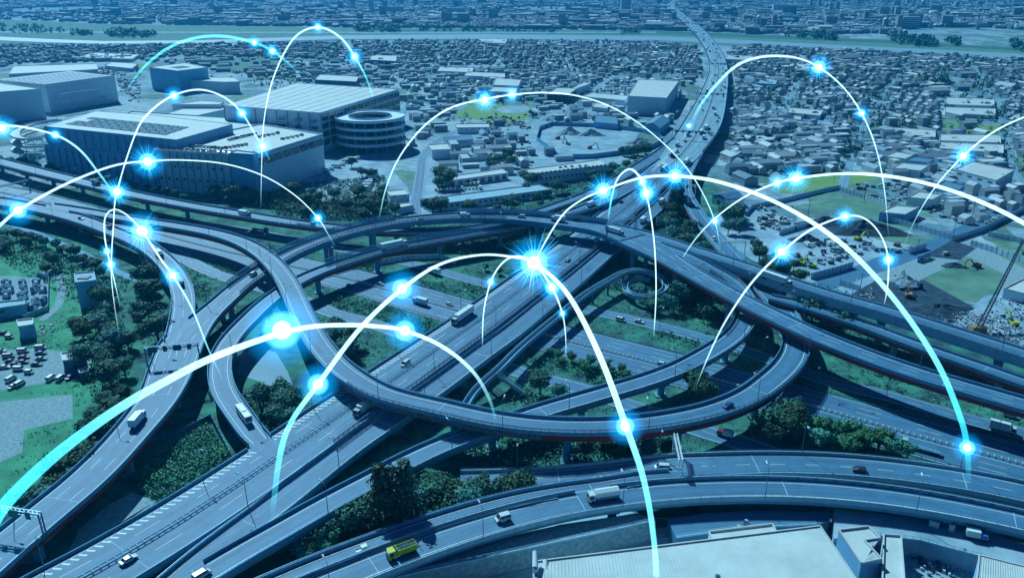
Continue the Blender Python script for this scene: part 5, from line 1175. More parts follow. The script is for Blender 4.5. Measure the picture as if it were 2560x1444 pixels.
def truck_proto(kind):
    r=empty('truck',(0,0,-500)); W=2.3
    if kind=='box': L=8.2; cab(r,L/2,W,2.7); mk('cargo_box',MB().box(-L/2,L/2-2.1,-W/2-.05,W/2+.05,.95,3.5),'lamp_white',r); mk('chassis',MB().box(-L/2,L/2-.3,-.5,.5,.5,.95),'dark_steel',r); wheels(r,(-2.6,2.9),W,.48)
    if kind=='smallbox': L=5.4; W=1.9; cab(r,L/2,W,2.0); mk('cargo_box',MB().box(-L/2,L/2-2.0,-W/2-.03,W/2+.03,.8,2.7),'lamp_white',r); mk('chassis',MB().box(-L/2,L/2-.3,-.4,.4,.45,.8),'dark_steel',r); wheels(r,(-1.7,1.8),W,.36)
    if kind=='semi': L=15.5; cab(r,L/2,W,3.0); mk('cargo_box',MB().box(-L/2,L/2-2.5,-W/2-.08,W/2+.08,1.15,3.9),'lamp_white',r); mk('chassis',MB().box(-L/2,L/2-.3,-.5,.5,.6,1.15),'dark_steel',r); wheels(r,(-6.5,-5.3,4.2,6.7),W,.5)
    if kind=='covered':
        L=9.0; cab(r,L/2,W,2.8); mb=MB(); extrude_y(mb,[(-L/2,1.0,1),(L/2-2.1,1.0,1),(L/2-2.1,3.2,1),(-L/2,3.2,1)],-W/2-.05,W/2+.05)
        x0,x1=-L/2,L/2-2.1; mb.add([(x0,-W/2-.05,3.2),(x1,-W/2-.05,3.2),(x1,0,3.7),(x0,0,3.7),(x1,W/2+.05,3.2),(x0,W/2+.05,3.2)],[(0,1,2,3),(3,2,4,5),(0,3,5),(1,4,2)])
        mk('cargo_cover',mb,'lamp_white',r); mk('side_board',MB().box(x0-.02,x1+.02,-W/2-.1,W/2+.1,1.0,1.7),'grey_steel',r); mk('chassis',MB().box(-L/2,L/2-.3,-.5,.5,.5,1.0),'dark_steel',r); wheels(r,(-3.2,-2.0,3.2),W,.5)
    if kind=='dump':
        L=7.8; cab(r,L/2,W,2.9,mt='yellow'); mk('windscreen',MB().box(L/2-.1,L/2+.03,-W/2*.9,W/2*.9,1.6,2.5),'glass',r)
        x0,x1=-L/2,L/2-2.3; mb=MB()
        mb.box(x0,x1,-W/2,-W/2+.1,1.1,2.7); mb.box(x0,x1,W/2-.1,W/2,1.1,2.7); mb.box(x0,x0+.1,-W/2+.1,W/2-.1,1.1,2.6); mb.box(x1-.12,x1,-W/2+.1,W/2-.1,1.1,3.1); mb.box(x0+.1,x1-.12,-W/2+.1,W/2-.1,1.1,1.3)
        for k in range(5): xx=x0+.5+k*1.1; mb.box(xx-.06,xx+.06,-W/2-.08,-W/2,1.1,2.7); mb.box(xx-.06,xx+.06,W/2,W/2+.08,1.1,2.7)
        mk('tipper_body',mb,'yellow',r)
        mb=MB(); N=10; rr=random.Random(3)
        vs=[(x0+.12+(x1-x0-.26)*i/N,-W/2+.12+(W-.24)*j/N,2.35+.35*math.sin(3.14*i/N)*math.sin(3.14*j/N)+rr.uniform(-.1,.1)) for i in range(N+1) for j in range(N+1)]
        mb.add(vs,[(i*(N+1)+j,(i+1)*(N+1)+j,(i+1)*(N+1)+j+1,i*(N+1)+j+1) for i in range(N) for j in range(N)]); mk('load',mb,'cargo',r)
        mk('chassis',MB().box(-L/2+.2,L/2-.3,-.5,.5,.6,1.1),'dark_steel',r); wheels(r,(-2.9,-1.6,2.9),W,.52)
    if kind=='flat':
        L=12; cab(r,L/2,W,2.9); mb=MB(); mb.box(-L/2,L/2-2.3,-W/2,W/2,1.1,1.3)
        for k in range(9): mb.box(-L/2+.1+k*1.15,-L/2+.2+k*1.15,-W/2,-W/2+.08,1.3,1.7); mb.box(-L/2+.1+k*1.15,-L/2+.2+k*1.15,W/2-.08,W/2,1.3,1.7)
        for s_ in (-1,1): mb.box(-L/2,L/2-2.3,s_*(W/2-.04)-.04,s_*(W/2-.04)+.04,1.7,1.78)
        mk('flatbed',mb,'grey_steel',r); mk('chassis',MB().box(-L/2,L/2-.3,-.5,.5,.6,1.1),'dark_steel',r); wheels(r,(-4.8,-3.6,2.6,5.0),W,.5)
    if kind=='bus':
        L=10.5; mb=MB(); extrude_y(mb,[(-L/2,.45,1),(L/2,.45,1),(L/2+.05,1.3,1),(L/2-.15,3.05,.97),(-L/2,3.05,.97)],-W/2,W/2); mk('body',mb,'carpaint',r)
        mb=MB()
        for s_ in (-1,1): mb.box(-L/2+.4,L/2-.5,s_*W/2-.03,s_*W/2+.03,1.5,2.45)
        mb.box(L/2-.08,L/2+.05,-W/2*.9,W/2*.9,1.4,2.7); mk('windows',mb,'glass',r); mk('roof_unit',MB().box(-2,1,-.8,.8,3.05,3.3),'lamp_white',r); wheels(r,(-3,3.4),W,.48)
    if kind=='keitruck':
        L=3.4; W=1.45; cab(r,L/2,W,1.75); mb=MB(); mb.box(-L/2,L/2-1.9+.4,-W/2,W/2,.62,.7); 
        for s_ in (-1,1): mb.box(-L/2,L/2-1.5,s_*(W/2-.03)-.03,s_*(W/2-.03)+.03,.7,1.0)
        mb.box(-L/2,-L/2+.05,-W/2,W/2,.7,1.0); mk('flatbed',mb,'lamp_white',r); wheels(r,(-1.0,1.0),W,.27)
    return r
VP={k:car_proto(k) for k in ('sedan','van','kei','hatch')}; VP.update({k:truck_proto(k) for k in ('box','smallbox','semi','covered','dump','flat','bus','keitruck')})
vused={}
CW=(.55,.62,.63); CK=(.02,.04,.07); CB=(.03,.08,.2); CS=(.28,.36,.4); CG=(.10,.35,.30); CR=(.22,.04,.06); CBL=(.05,.16,.5); CM=(.30,.50,.48); CY=(.40,.45,.1)
cat={'sedan':'car','van':'van','kei':'car','hatch':'car','bus':'bus'}
nm={'sedan':'sedan','van':'van','kei':'compact_car','hatch':'hatchback','bus':'bus','box':'box_truck','smallbox':'small_box_truck','semi':'semi_truck','covered':'covered_truck','dump':'dump_truck','flat':'flatbed_truck','keitruck':'pickup_truck'}
def vehicle(kind,p,h,col,label,group=None,s_=1.0):
    pr=VP[kind]
    if kind in vused: o=copy_tree(pr)
    else: o=pr; vused[kind]=1
    o.name=nm[kind]; o.location=p; o.rotation_euler=(0,0,h); o.scale=(s_,)*3
    for ch in o.children:
        if ch.name.startswith(('body','roof','cab')): ch.color=(*col,1)
    tag(o,label,cat.get(kind,'truck'),group); return o
RALL=dict(ROADS); RALL.update(GROADS)
def onroad(kind,u,v,road,d,col,label,group=None,s_=1.0):
    r=RALL[road]; z=r.p[0,2]
    for _ in range(4): p=at(u,v,z); dd,i=r.near(p.x,p.y); z=r.p[i,2]
    h=math.atan2(r.t[i,1],r.t[i,0])+(0 if d>0 else math.pi)
    return vehicle(kind,(p.x,p.y,z+.01),h,col,label,group,s_)
for a in [
 ('box',345,1057,'R8',1,CW,'white box truck climbing the lower left road'),
 ('box',399,642,'A',-1,CS,'grey box truck on the curving left ramp'),
 ('flat',452,708,'A',-1,CK,'dark flatbed truck on the tight bend of the left ramp'),
 ('sedan',203,548,'A',-1,CK,'dark car on the left ramp near the merge'),
 ('van',275,572,'A',-1,CK,'dark van under the glowing loop on the left ramp'),
 ('sedan',1820,1016,'C',-1,CB,'dark blue car on the right side of the big loop'),
 ('bus',611,1044,'D',-1,CW,'white bus coming down the slip ramp beside the pond'),
 ('semi',985,620,'D',1,CW,'white semi truck on the red girdered ramp below the overpass'),
 ('van',634,688,'R8',1,CW,'white van on the hatched overpass under the loop'),
 ('sedan',1050,551,'R8',-1,CW,'white car high on the overpass left of the lattice mast'),
 ('smallbox',1163,542,'R8',1,CW,'small white box truck high on the overpass'),
 ('van',1303,544,'R8',-1,CW,'white wagon at the crest of the overpass'),
 ('box',1395,553,'R8',-1,CW,'white box truck at the crest of the overpass'),
 ('sedan',1443,553,'R8',1,CK,'black car behind the box truck on the overpass'),
 ('semi',1536,583,'R8',1,CW,'large white semi truck under the overpass gantry',None,.8),
 ('semi',1940,706,'F',1,CW,'long white semi truck with dark blue cab on the tall viaduct'),
 ('box',612,540,'H',1,CS,'grey covered truck on the upper left ramp'),
 ('flat',765,564,'H',1,CM,'pale tank truck behind the covered truck on the upper ramp'),
 ('sedan',1160,577,'H',-1,CW,'white car on the low ramp seen beneath the overpass'),
 ('van',877,720,'G',1,CK,'black van on the motorway beside the ramp shadow'),
 ('sedan',950,712,'G',-1,CW,'white car on the motorway before the big glow'),
 ('box',1051,760,'G',-1,CW,'white box truck on the motorway left of the expressway'),
 ('keitruck',1124,764,'G',-1,CW,'small white pickup behind the box truck on the motorway'),
 ('kei',1655,914,'G',1,CW,'white car at the motorway median by the inner ramp'),
 ('van',1552,802,'N',1,CW,'white van on the side road, left one of two'),
 ('sedan',1598,806,'N',1,CW,'white car on the side road, right one of two'),
 ('smallbox',1812,1090,'S',-1,CR,'dark red small truck on the side road under the loop'),
 ('flat',2300,1125,'G',-1,CM,'empty flatbed truck with mint cab on the motorway at right'),
 ('van',2525,1042,'N',1,CS,'silver van in the shade on the side road at right'),
 ('box',2505,1078,'N',1,CW,'white truck under the deck near the right edge'),
 ('box',1085,684,'N',-1,CW,'white truck on the side road left of the big glow'),
 ('flat',650,578,'N',1,CK,'dark truck on the ground road below the upper ramp'),
 ('semi',1157,797,'R5',-1,CW,'long white semi truck on the main expressway'),
 ('van',1014,912,'R5',-1,CW,'white minibus on the main expressway below the semi'),
 ('sedan',322,1402,'R5',1,CW,'white sedan beside the median at bottom left'),
 ('sedan',897,994,'R5',-1,CB,'blue grey car in the loop shadow on the expressway'),
 ('box',908,1030,'R5',-1,CS,'pale blue box truck in the loop shadow on the expressway'),
 ('sedan',1419,652,'R5',1,CW,'white car just past the big glow on the expressway'),
 ('smallbox',1492,606,'R5',1,CW,'small white truck in the overpass shadow on the expressway'),
 ('sedan',1552,506,'R5',1,CB,'dark blue car on the expressway above the overpass'),
 ('box',1478,516,'D',1,CW,'white box truck on the merging ramp above the overpass'),
 ('van',1595,480,'R5',-1,CS,'pale van by the bright star on the expressway'),
 ('box',1608,556,'R6',1,CW,'white box truck on the side deck right of the expressway'),
 ('box',1654,508,'R6',1,CW,'white truck half hidden by the conifer'),
 ('van',505,1441,'E',-1,CW,'white van at the bottom edge on the inner ramp'),
 ('hatch',2147,1177,'R2',-1,CK,'black hatchback on the near curved ramp'),
 ('van',1655,1172,'R2',-1,CW,'white van in the shade on the near curved ramp'),
 ('keitruck',905,1378,'R3',-1,CW,'small white pickup on the slim ramp'),
 ('dump',1005,1386,'R1',-1,CY,'yellow dump truck loaded with rubble on the nearest deck'),
 ('kei',1257,1300,'R1',-1,CW,'white boxy small car on the nearest deck',None,1.25),
 ('covered',1507,1248,'R1',-1,CW,'white covered truck on the nearest deck'),
 ('semi',1720,510,'C',-1,CK,'dark cabbed semi truck coming down the exit ramp'),
 ('van',1785,600,'C',-1,CW,'white van under the exit ramp gantry'),
 ('box',1683,392,'R5',-1,CR,'dark red truck on the wide expressway',None,1.3),
 ('semi',1660,428,'R5',-1,CK,'dark truck just above the bright star on the expressway'),
 ('semi',1753,334,'R5',1,CY,'yellowish long truck on the wide expressway'),
 ('semi',1766,322,'R5',1,CK,'dark long truck beside the yellowish one'),
 ('box',1720,340,'R5',-1,CS,'grey truck left of the yellowish long truck'),
 ('van',63,465,'G',-1,CS,'silver van on the motorway at the far left'),
 ('box',240,462,'H',1,CK,'dark truck near the left gantry on the upper ramp'),
]: onroad(*a)
pr=ROADS['R5']; cols=[CW,CW,CS,CK,CB,CW]
q=pr.near(*at(1650,420,10)[:2])[1]*pr.step; nfar=0
while q<pr.L-10:
    w_=pr.w(q); off=random.choice([-.38,-.26,-.14,.14,.26,.38])*w_; k=random.choices(['sedan','van','box','kei','semi'],[4,3,2,2,.6])[0]
    p=pr.pt(q,off,.01); vehicle(k,p,pr.head(q)+(0 if off>0 else math.pi),random.choice(cols),'%s in the %s traffic of the far expressway'%({'sedan':'car','van':'van','box':'box truck','kei':'small car','semi':'long truck'}[k],'outgoing' if off>0 else 'oncoming'),'traffic on the far expressway'); nfar+=1
    q+=random.uniform(9,26)
# parked cars
def parked(label,group,px,n,z=0,kinds=('sedan','van','kei','hatch'),ang=None,cl=None):
    P=[at(u,v,z) for u,v in px]; h0=math.atan2(P[1].y-P[0].y,P[1].x-P[0].x)
    for i in range(n):
        t=(i+.5)/n; L_=sum((b-a).length for a,b in zip(P,P[1:])); d=t*L_
        for a,b in zip(P,P[1:]):
            if d<=(b-a).length: p=a.lerp(b,d/(b-a).length); break
            d-=(b-a).length
        k=random.choice(kinds); c=random.choice(cl or cols)
        vehicle(k,(p.x,p.y,z+.03),h0+(1.57 if ang is None else ang)+random.uniform(-.04,.04),c,label,group)
for a in [('van',58,880,0.1,CW),('sedan',60,895,.1,CR),('sedan',58,907,.1,CB),('van',102,872,.15,CW),('sedan',103,885,.15,CB),('sedan',103,899,.15,CG),('sedan',92,913,.0,CK),('van',22,893,.2,CS),('sedan',28,905,.2,CK),('sedan',12,920,.2,CW),('sedan',38,913,.2,CB),('van',48,925,.0,CW),('kei',73,933,-.05,CW),('sedan',12,835,0,CK),('kei',24,845,0,CW),('van',28,950,1.35,CW),('van',50,962,1.35,CW),('sedan',34,968,1.35,CW),('van',128,948,1.45,CW),('van',152,948,1.45,CW),('sedan',176,945,1.45,CB),('sedan',2,880,.2,CS)]:
    p=at(a[1],a[2],.03); vehicle(a[0],p,a[3],a[4],'%s parked on the gravel left of the site house'%({CW:'white',CR:'red',CB:'blue',CG:'green',CK:'black',CS:'silver'}[a[4]]+' '+{'van':'van','sedan':'car','kei':'small car'}[a[0]]),'cars parked on the gravel at left')
for i,(a,b_) in enumerate([((400,370),(560,385)),((455,372),(530,380)),((480,366),(560,372)),((570,352),(640,335)),((640,345),(700,333)),((640,385),(500,378)),((700,350),(760,338)),((560,372),(620,362))]):
    parked('car parked on the warehouse roof deck in row %s'%['one','two','three','four','five','six','seven','eight'][i],'cars on the warehouse roof deck',[(a[0],a[1]),(b_[0],b_[1])],[11,7,9,9,5,10,5,6][i],29.05,('sedan','kei','hatch'))
parked('truck parked at the loading side of the huge warehouse','trucks at the warehouse side',[(690,458),(780,428)],9,0,('box',),None,[CW])
parked('truck in the yard right of the huge warehouse','trucks in the warehouse yard',[(790,440),(900,395)],8,0,('box','smallbox'),None,[CW,CY])
parked('parked truck by the small lawn','trucks by the small lawn',[(905,480),(935,440)],6,0,('box','smallbox'),None,[CBL,CB,CW])
parked('car in the row along the curving street','cars along the curving street',[(1015,352),(1120,300)],14,0,('sedan','kei','hatch'))
parked('yellow or white truck in the front row of the truck yard','trucks in the truck yard front row',[(1085,478),(1205,472)],13,0,('smallbox','keitruck'),None,[CY,CY,CW])
parked('yellow or white truck in the back row of the truck yard','trucks in the truck yard back row',[(1090,466),(1200,462)],11,0,('smallbox','keitruck'),None,[CY,CW,CY])
parked('car in the yard behind the ribbed garage','cars behind the ribbed garage',[(1250,405),(1310,385)],9,0,('sedan','van'))
parked('parked vehicle in the machine yard beside the exit ramp','vehicles in the machine yard',[(2010,615),(2090,612)],6,0,('smallbox','sedan'))
parked('parked car in the upper machine yard','cars in the upper machine yard',[(1895,545),(1960,560)],8,0,('sedan','van','kei'))
parked('parked car in the second row of the upper machine yard','cars in the upper machine yard',[(1900,560),(1950,575)],5,0,('sedan','van','kei'))
parked('white truck in the distant depot','trucks in the distant depot',[(1505,228),(1570,226)],8,0,('box',),None,[CW])
parked('car in the distant lot by the white factory','cars in the distant lot',[(1310,232),(1360,222)],12,0,('sedan','van'))
parked('car in the distant lot by the white factory, far row','cars in the distant lot',[(1305,222),(1365,212)],12,0,('sedan','van'))
parked('car in the lot behind the banded storage block','cars behind the storage block',[(600,205),(720,195)],16,0,('sedan','van'))
parked('car on the long street towards the river','cars on the long street',[(2170,300),(2230,230)],7,0,('sedan','van'),0)
parked('dark car parked in the empty yard with the long fence','cars in the fenced yard',[(2370,545),(2410,552)],2,0,('flat',),0,[CK])
for u,v,c,l in ((2364,637,CW,'white camper standing on the vacant lot'),(2314,652,CW,'white car parked by the yard gate')):
    vehicle('van',at(u,v,.03),.3,c,l)
# ------------------------------------------------------------ excavators and the crane
def excavator(u,v,ang,m,label,s_=1.0):
    o=empty('excavator',at(u,v,.02),ang); tag(o,label,'excavator'); o.scale=(s_,)*3
    for y in (-1.1,1.1):
        mb=MB(); extrude_y(mb,[(-1.9,.1,1),(1.9,.1,1),(2.1,.5,1),(1.8,.85,1),(-1.8,.85,1),(-2.1,.5,1)],-.3,.3); mb.v=[(a,b_+y,c_) for a,b_,c_ in mb.v]; mk('track',mb,'dark_steel',o)
    mb=MB(); mb.box(-2.2,1.3,-1.3,1.3,1.0,2.1); mk('body',mb,m,o); mk('cab',MB().box(.1,1.5,.2,1.3,2.1,2.9),'glass',o)
    mb=MB(); mb.beam((1.2,-.2,1.6),(4.0,-.2,4.6),.45,.6); mb.beam((4.0,-.2,4.6),(6.3,-.2,4.4),.4,.5); mb.beam((6.2,-.2,4.6),(7.4,-.2,1.6),.35,.4); mk('arm',mb,m,o)
    mb=MB(); extrude_y(mb,[(7.2,1.8,1),(7.9,1.3,1),(7.4,.5,1),(6.7,.6,1)],-.6,.6); mb.v=[(a,b_-.2,c_) for a,b_,c_ in mb.v]; mk('bucket',mb,'dark_steel',o)
excavator(2440,668,3.35,'red','red excavator resting its arm on the vacant lot',1.0)
excavator(2270,742,1.3,'orange','yellow excavator loading a truck on the dark dirt yard',1.15)
excavator(1180,402,2.4,'orange','small excavator inside the walled soil yard')
excavator(1420,362,2.2,'orange','excavator beside the gravel heaps in the pit')
excavator(1395,348,.6,'red','red excavator at the left end of the pit')
excavator(1475,372,.2,'red','small red excavator near the front of the pit')
excavator(2145,600,.4,'yellow','yellow excavator among the parked machines')
excavator(2030,668,2.9,'yellow','front yellow excavator near the yard wall')
excavator(2005,662,.9,'yellow','rear yellow excavator near the yard wall')
excavator(2532,812,1.6,'yellow','yellow excavator on the white rubble at right')
vehicle('flat',at(2275,722,.05),.1,CK,'dark tipper truck being loaded on the dirt yard')
cr=empty('crane',at(2441,832,0)); tag(cr,'tall dark lattice crane boom leaning right above the rubble yard','crane'); b=cr.location
tip=at(2559,600,33); base=at(2441,832,1.5)
mb=MB(); a_=base-b; c_=tip-b; d_=(c_-a_).normalized(); sx=d_.cross(Vector((0,0,1))).normalized(); sy=sx.cross(d_)
for i,j in ((-1,-1),(1,-1),(1,1),(-1,1)): mb.beam(a_+sx*i*.8+sy*j*.8,c_+sx*i*.35+sy*j*.35,.3,.3)
Lb=(c_-a_).length; k=0
while k<Lb-3:
    for (i,j),(i2,j2) in (((-1,-1),(1,-1)),((1,-1),(1,1)),((1,1),(-1,1)),((-1,1),(-1,-1))):
        f=.8-.45*k/Lb; mb.beam(a_+d_*k+sx*i*f+sy*j*f,a_+d_*(k+2.2)+sx*i2*f+sy*j2*f,.16,.16)
    k+=2.2
mk('boom',mb,'dark_steel',cr); mk('crane_body',MB().box(-3,3,-2,2,.6,3.4),'orange',cr); mk('track',MB().box(-3.4,3.4,-3,3,0,.9),'dark_steel',cr)
# ------------------------------------------------------------ yard clutter, heaps, substation
def clutter(name,polys,dens,smin,smax,pal,label,hmax=2.2,z=0):
    rows=[]
    for px in polys:
        P=[tuple(at(u,v,z))[:2] for u,v in px]; xs=[p[0] for p in P]; ys=[p[1] for p in P]; n=int(abs((max(xs)-min(xs))*(max(ys)-min(ys)))*dens)
        for _ in range(n):
            x=random.uniform(min(xs),max(xs)); y=random.uniform(min(ys),max(ys))
            if inpoly(x,y,P) and (math.sin(x*.11+y*.07)+math.sin(y*.19-x*.05)+random.uniform(-1,1))>-.4:
                if any(r.near(x,y)[0]<r.w(0)/2+2 for r in GROADS.values()): continue
                a=random.choice(pal); rows.append((x,y,random.uniform(smin,smax),random.uniform(smin,smax)*.7,random.uniform(.4,hmax),random.uniform(0,3.1),0,a,tuple(k*.8 for k in a)))
    o=townmass(name,rows,label); o.location.z=z; return o
PAL=[(.3,.42,.48),(.42,.53,.57),(.06,.12,.18),(.12,.2,.28),(.2,.3,.36),(.03,.05,.08),(.25,.34,.38),(.07,.10,.14)]
clutter('stacked_scrap',[[(1820,300),(1900,310),(2120,340),(2130,380),(1960,400),(1830,370)],[(1850,400),(1960,380),(2060,400),(2000,430),(1840,440)],[(2110,462),(2270,462),(2290,500),(2230,512),(2120,485)]],.06,1.0,4.5,PAL,'scrap heaps and stored goods in the yards right of the expressway')
clutter('stored_goods',[[(2330,500),(2500,500),(2560,530),(2470,560),(2400,560),(2310,530)],[(2480,605),(2600,630),(2600,650),(2500,620)],[(1890,520),(1990,510),(1990,580),(1900,580)],[(1960,620),(2150,590),(2180,610),(2140,650),(2060,670),(1990,650)],[(2160,600),(2290,615),(2270,630),(2170,640)]],.06,1.0,4,PAL,'stored goods and machines in the fenced yards at right')
clutter('stored_goods',[[(1090,180),(1300,170),(1560,200),(1540,260),(1300,250),(1100,220)],[(1150,300),(1340,285),(1560,290),(1560,320),(1330,320),(1250,350),(1180,380)],[(1210,340),(1330,320),(1330,420),(1230,400)],[(560,180),(900,160),(1000,180),(990,240),(700,200)],[(0,165),(350,170),(350,260),(300,250),(290,190)],[(1840,150),(2330,160),(2330,300),(1840,270)]],.022,1.0,5,PAL,'small stores and parked things spread over the middle distance')
clutter('white_rubble',[[(2340,790),(2440,760),(2560,730),(2640,740),(2640,900),(2480,870),(2380,830)],[(2380,1385),(2400,1400),(2420,1470),(2290,1470),(2270,1400),(2330,1410)],[(2140,740),(2190,755),(2180,720)],[(2230,690),(2260,680),(2290,700),(2240,710)]],.5,.3,1.0,[(.5,.6,.65),(.4,.5,.55),(.2,.3,.36),(.55,.62,.64),(.10,.14,.2)],'heaps of white rubble in the recycling yards',1.1)
clutter('blue_rubble',[[(2262,1355),(2330,1370),(2370,1400),(2350,1440),(2290,1410),(2262,1385)]],.7,.3,1.2,[(.02,.05,.18),(.03,.09,.28),(.02,.03,.08),(.3,.4,.5)],'blue waste heap in the bunker at the bottom right',1.4)
clutter('site_materials',[[(2160,1278),(2230,1265),(2400,1310),(2560,1350),(2560,1385),(2400,1350),(2250,1320)],[(1820,1300),(1900,1290),(1950,1310),(1850,1320)]],.10,.3,1.8,[(.5,.6,.63),(.3,.42,.5),(.2,.14,.15),(.03,.05,.08)],'barriers and material lying along the street works',1.0,5.5)
clutter('stones',[[(1150,1120),(1400,1120),(1440,1150),(1200,1165)],[(200,860),(270,840),(300,870),(220,880)],[(90,815),(130,800),(135,835),(95,845)]],.25,.3,1.3,[(.4,.5,.55),(.25,.35,.4),(.1,.16,.2)],'pale stones strewn on the dark bank below the big loop',.6)
# substation equipment: each frame a thing
for i in range(22):
    u=random.uniform(4,112); v=715+ (i%5)*15+random.uniform(-3,3); p=at(u,v,0); o=empty('transformer',p,random.choice([0,1.57])); tag(o,'pale transformer frame in the walled substation','transformer','transformers in the substation')
    mb=MB(); mb.box(-1.3,1.3,-.8,.8,.2,2.0); mk('tank',mb,'white_wall',o)
    mb=MB()
    for x in (-.8,0,.8): mb.cyl((x,0,2.0),(x,0,3.4),.2,.12,8); mb.cyl((x,0,3.4),(x,0,3.6),.35,.35,8)
    mk('insulator',mb,'lamp_white',o); mk('frame',MB().box(-1.6,-1.4,-.9,.9,0,3.2).box(1.4,1.6,-.9,.9,0,3.2).box(-1.6,1.6,-.1,.1,3.7,3.9),'steel',o)
def heap(name,u,v,rx,ry,h,m,label):
    p=at(u,v,0); mb=MB(); N=22; rr=random.Random(int(u*7+v)); vs=[(0,0,h)]
    for j in range(1,7):
        for i in range(N):
            a=6.283*i/N; t=j/6; k=1+.18*math.sin(a*3+u)+.1*math.sin(a*7); vs.append((rx*t*k*math.cos(a),ry*t*k*math.sin(a),h*(1-t)**1.1*(1+rr.uniform(-.2,.2))+(0 if j<6 else -.1)))
    fs=[(0,1+i,1+(i+1)%N) for i in range(N)]+[(1+j*N+i,1+(j+1)*N+i,1+(j+1)*N+(i+1)%N,1+j*N+(i+1)%N) for j in range(5) for i in range(N)]
    mb.add(vs,fs); o=mk(name,mb,m); o.location=p; tag(o,label,'heap'); return o
heap('soil_heap',2165,575,24,16,7,'soil','large black soil heap behind the machine yard')
heap('soil_heap',2065,560,16,11,5,'soil','smaller black soil heap left of the large one')
heap('soil_heap',2015,600,10,7,4,'soil','low dark heap at the near corner of the soil yard')
heap('gravel_heap',2262,705,8,7,3.5,'gravel','grey gravel heap behind the yellow excavator')
heap('soil_heap',2350,775,16,9,3,'soil','dark rutted dirt mound on the near dirt yard')
heap('gravel_heap',2385,665,7,5,2.2,'soil','small grey heap on the vacant lot')
heap('gravel_heap',1425,335,12,9,7,'gravel','left gravel heap in the excavation pit')
heap('gravel_heap',1480,338,14,9,6,'gravel','middle gravel heap in the excavation pit')
heap('gravel_heap',1600,358,16,9,5,'gravel','right gravel heap in the excavation pit')
heap('gravel_heap',1170,395,14,12,3,'gravel','gravel mound in the walled soil yard')
heap('soil_heap',1950,355,12,8,5,'soil','dark heap between the scrap yards')
heap('soil_heap',2130,378,16,8,5,'soil','dark heap below the sloping shed rows')
# ------------------------------------------------------------ lamps, gantries, masts
def lamp_proto():
    r=empty('street_lamp',(0,0,-500)); mk('pole',MB().cyl((0,0,0),(0,0,9.2),.13,.08,8),'steel',r)
    mk('arm',MB().cyl((0,0,9.1),(.5,0,10.0),.07,.06,6).cyl((.5,0,10.0),(1.9,0,10.25),.06,.06,6),'steel',r)
    mk('lamp_head',MB().cyl((1.8,0,10.15),(2.9,0,10.35),.2,.28,8),'lamp_white',r); return r
LPR=lamp_proto(); lused=False
def lamp(p,h,label,group):
    global lused
    o=copy_tree(LPR) if lused else LPR; lused=True
    o.location=p; o.rotation_euler=(0,0,h); tag(o,label,'street lamp',group)
for key,side,sp,lab in (('R5',1,46,'lamp post on the fenced right side of the main expressway'),('R5',-1,48,'lamp post on the left side of the main expressway'),('R8',-1,50,'lamp post along the longest overpass'),('C',1,44,'lamp post on the outer side of the big loop'),('R1',1,42,'lamp post on the nearest curved deck'),('R2',-1,44,'lamp post on the near curved ramp'),('R3',-1,42,'lamp post on the slim ramp'),('E',-1,46,'lamp post along the inner ramp'),('D',1,52,'lamp post on the ramp with clear screens'),('F',1,60,'lamp post on the tall concrete viaduct'),('A',-1,46,'lamp post on the curving left ramp'),('H',1,50,'lamp post on the upper left ramp'),('N',1,48,'lamp post on the far side road'),('G',-14.2,60,'lamp post beside the ground level motorway'),('R6',1,44,'lamp post on the side deck of the expressway')):
    pa=RALL[key]; q=sp*.4
    while q<pa.L:
        off=side*(pa.w(q)/2+.35) if abs(side)==1 else side
        p=pa.pt(q,off,.6 if key in ROADS else 0)
        u,v=pix(p)
        if -20<u<2580 and 330<v<1500 and not covered(pa,p.x,p.y,p.z,-.3):
            nx=-1 if off>0 else 1; a=pa.head(q)+(math.pi/2 if nx<0 else -math.pi/2)
            lamp(p,a,lab,'lamps: '+lab)
        q+=sp
def gantry(key,u,v,label,h=6.2,signs=0,over=1.0,m='steel',sgn='sign_green'):
    pa=RALL[key]; z=pa.p[0,2]
    for _ in range(4): p=at(u,v,z); d,i=pa.near(p.x,p.y); z=pa.p[i,2]
    q=pa.s[i]; W=pa.w(q)/2+over; a=pa.head(q); o=empty('gantry',pa.pt(q),a); tag(o,label,'gantry')
    for s_ in (-1,1):
        mb=MB()
        for dx in (-.5,.5): mb.beam((dx,s_*W,-.5),(dx,s_*W,h+1),.28,.28)
        for k in range(5): mb.beam((-.5,s_*W,k*h/5),(.5,s_*W,(k+1)*h/5),.12,.12)
        mk('leg',mb,m,o)
    mb=MB()
    for dx in (-.5,.5):
        for zz in (h,h+1): mb.beam((dx,-W,zz),(dx,W,zz),.2,.2)
    k=-W
    while k<W-1: mb.beam((-.5,k,h),(-.5,k+1.3,h+1),.12,.12); mb.beam((.5,k+1.3,h),(.5,k,h+1),.12,.12); mb.beam((-.5,k,h+1),(.5,k+1.3,h+1),.12,.12); k+=1.3
    mk('crossbeam',mb,m,o)
    for k in range(signs):
        y=-W+ (k+.7)*2*W/(signs+.4); ww=(1.5 if k%2 else .75); mk('sign_panel',MB().box(-.75,-.62,y-ww,y+ww,h-1.0,h+1.3),sgn,o)
gantry('R8',440,905,'gantry with four dark sign panels across the lower left road',6.5,4)
gantry('R8',62,1335,'lattice gantry with a blue panel across the bottom left corner road',6.8,3)
gantry('R8',1560,588,'lattice gantry over the crest of the longest overpass',7,0,1.5)
gantry('C',1832,642,'white portal gantry over the exit ramp',7.5,0,1.5,'lamp_white')
gantry('C',1715,492,'pale portal gantry high on the exit ramp',6.5,1,1.2,'lamp_white')
gantry('R2',1712,1170,'white lattice gantry at the throat of the near curved ramp',6.5,0,1.5,'lamp_white')
gantry('R5',1735,352,'gantry with sign boards across the wide expressway, near one',7,6,1)
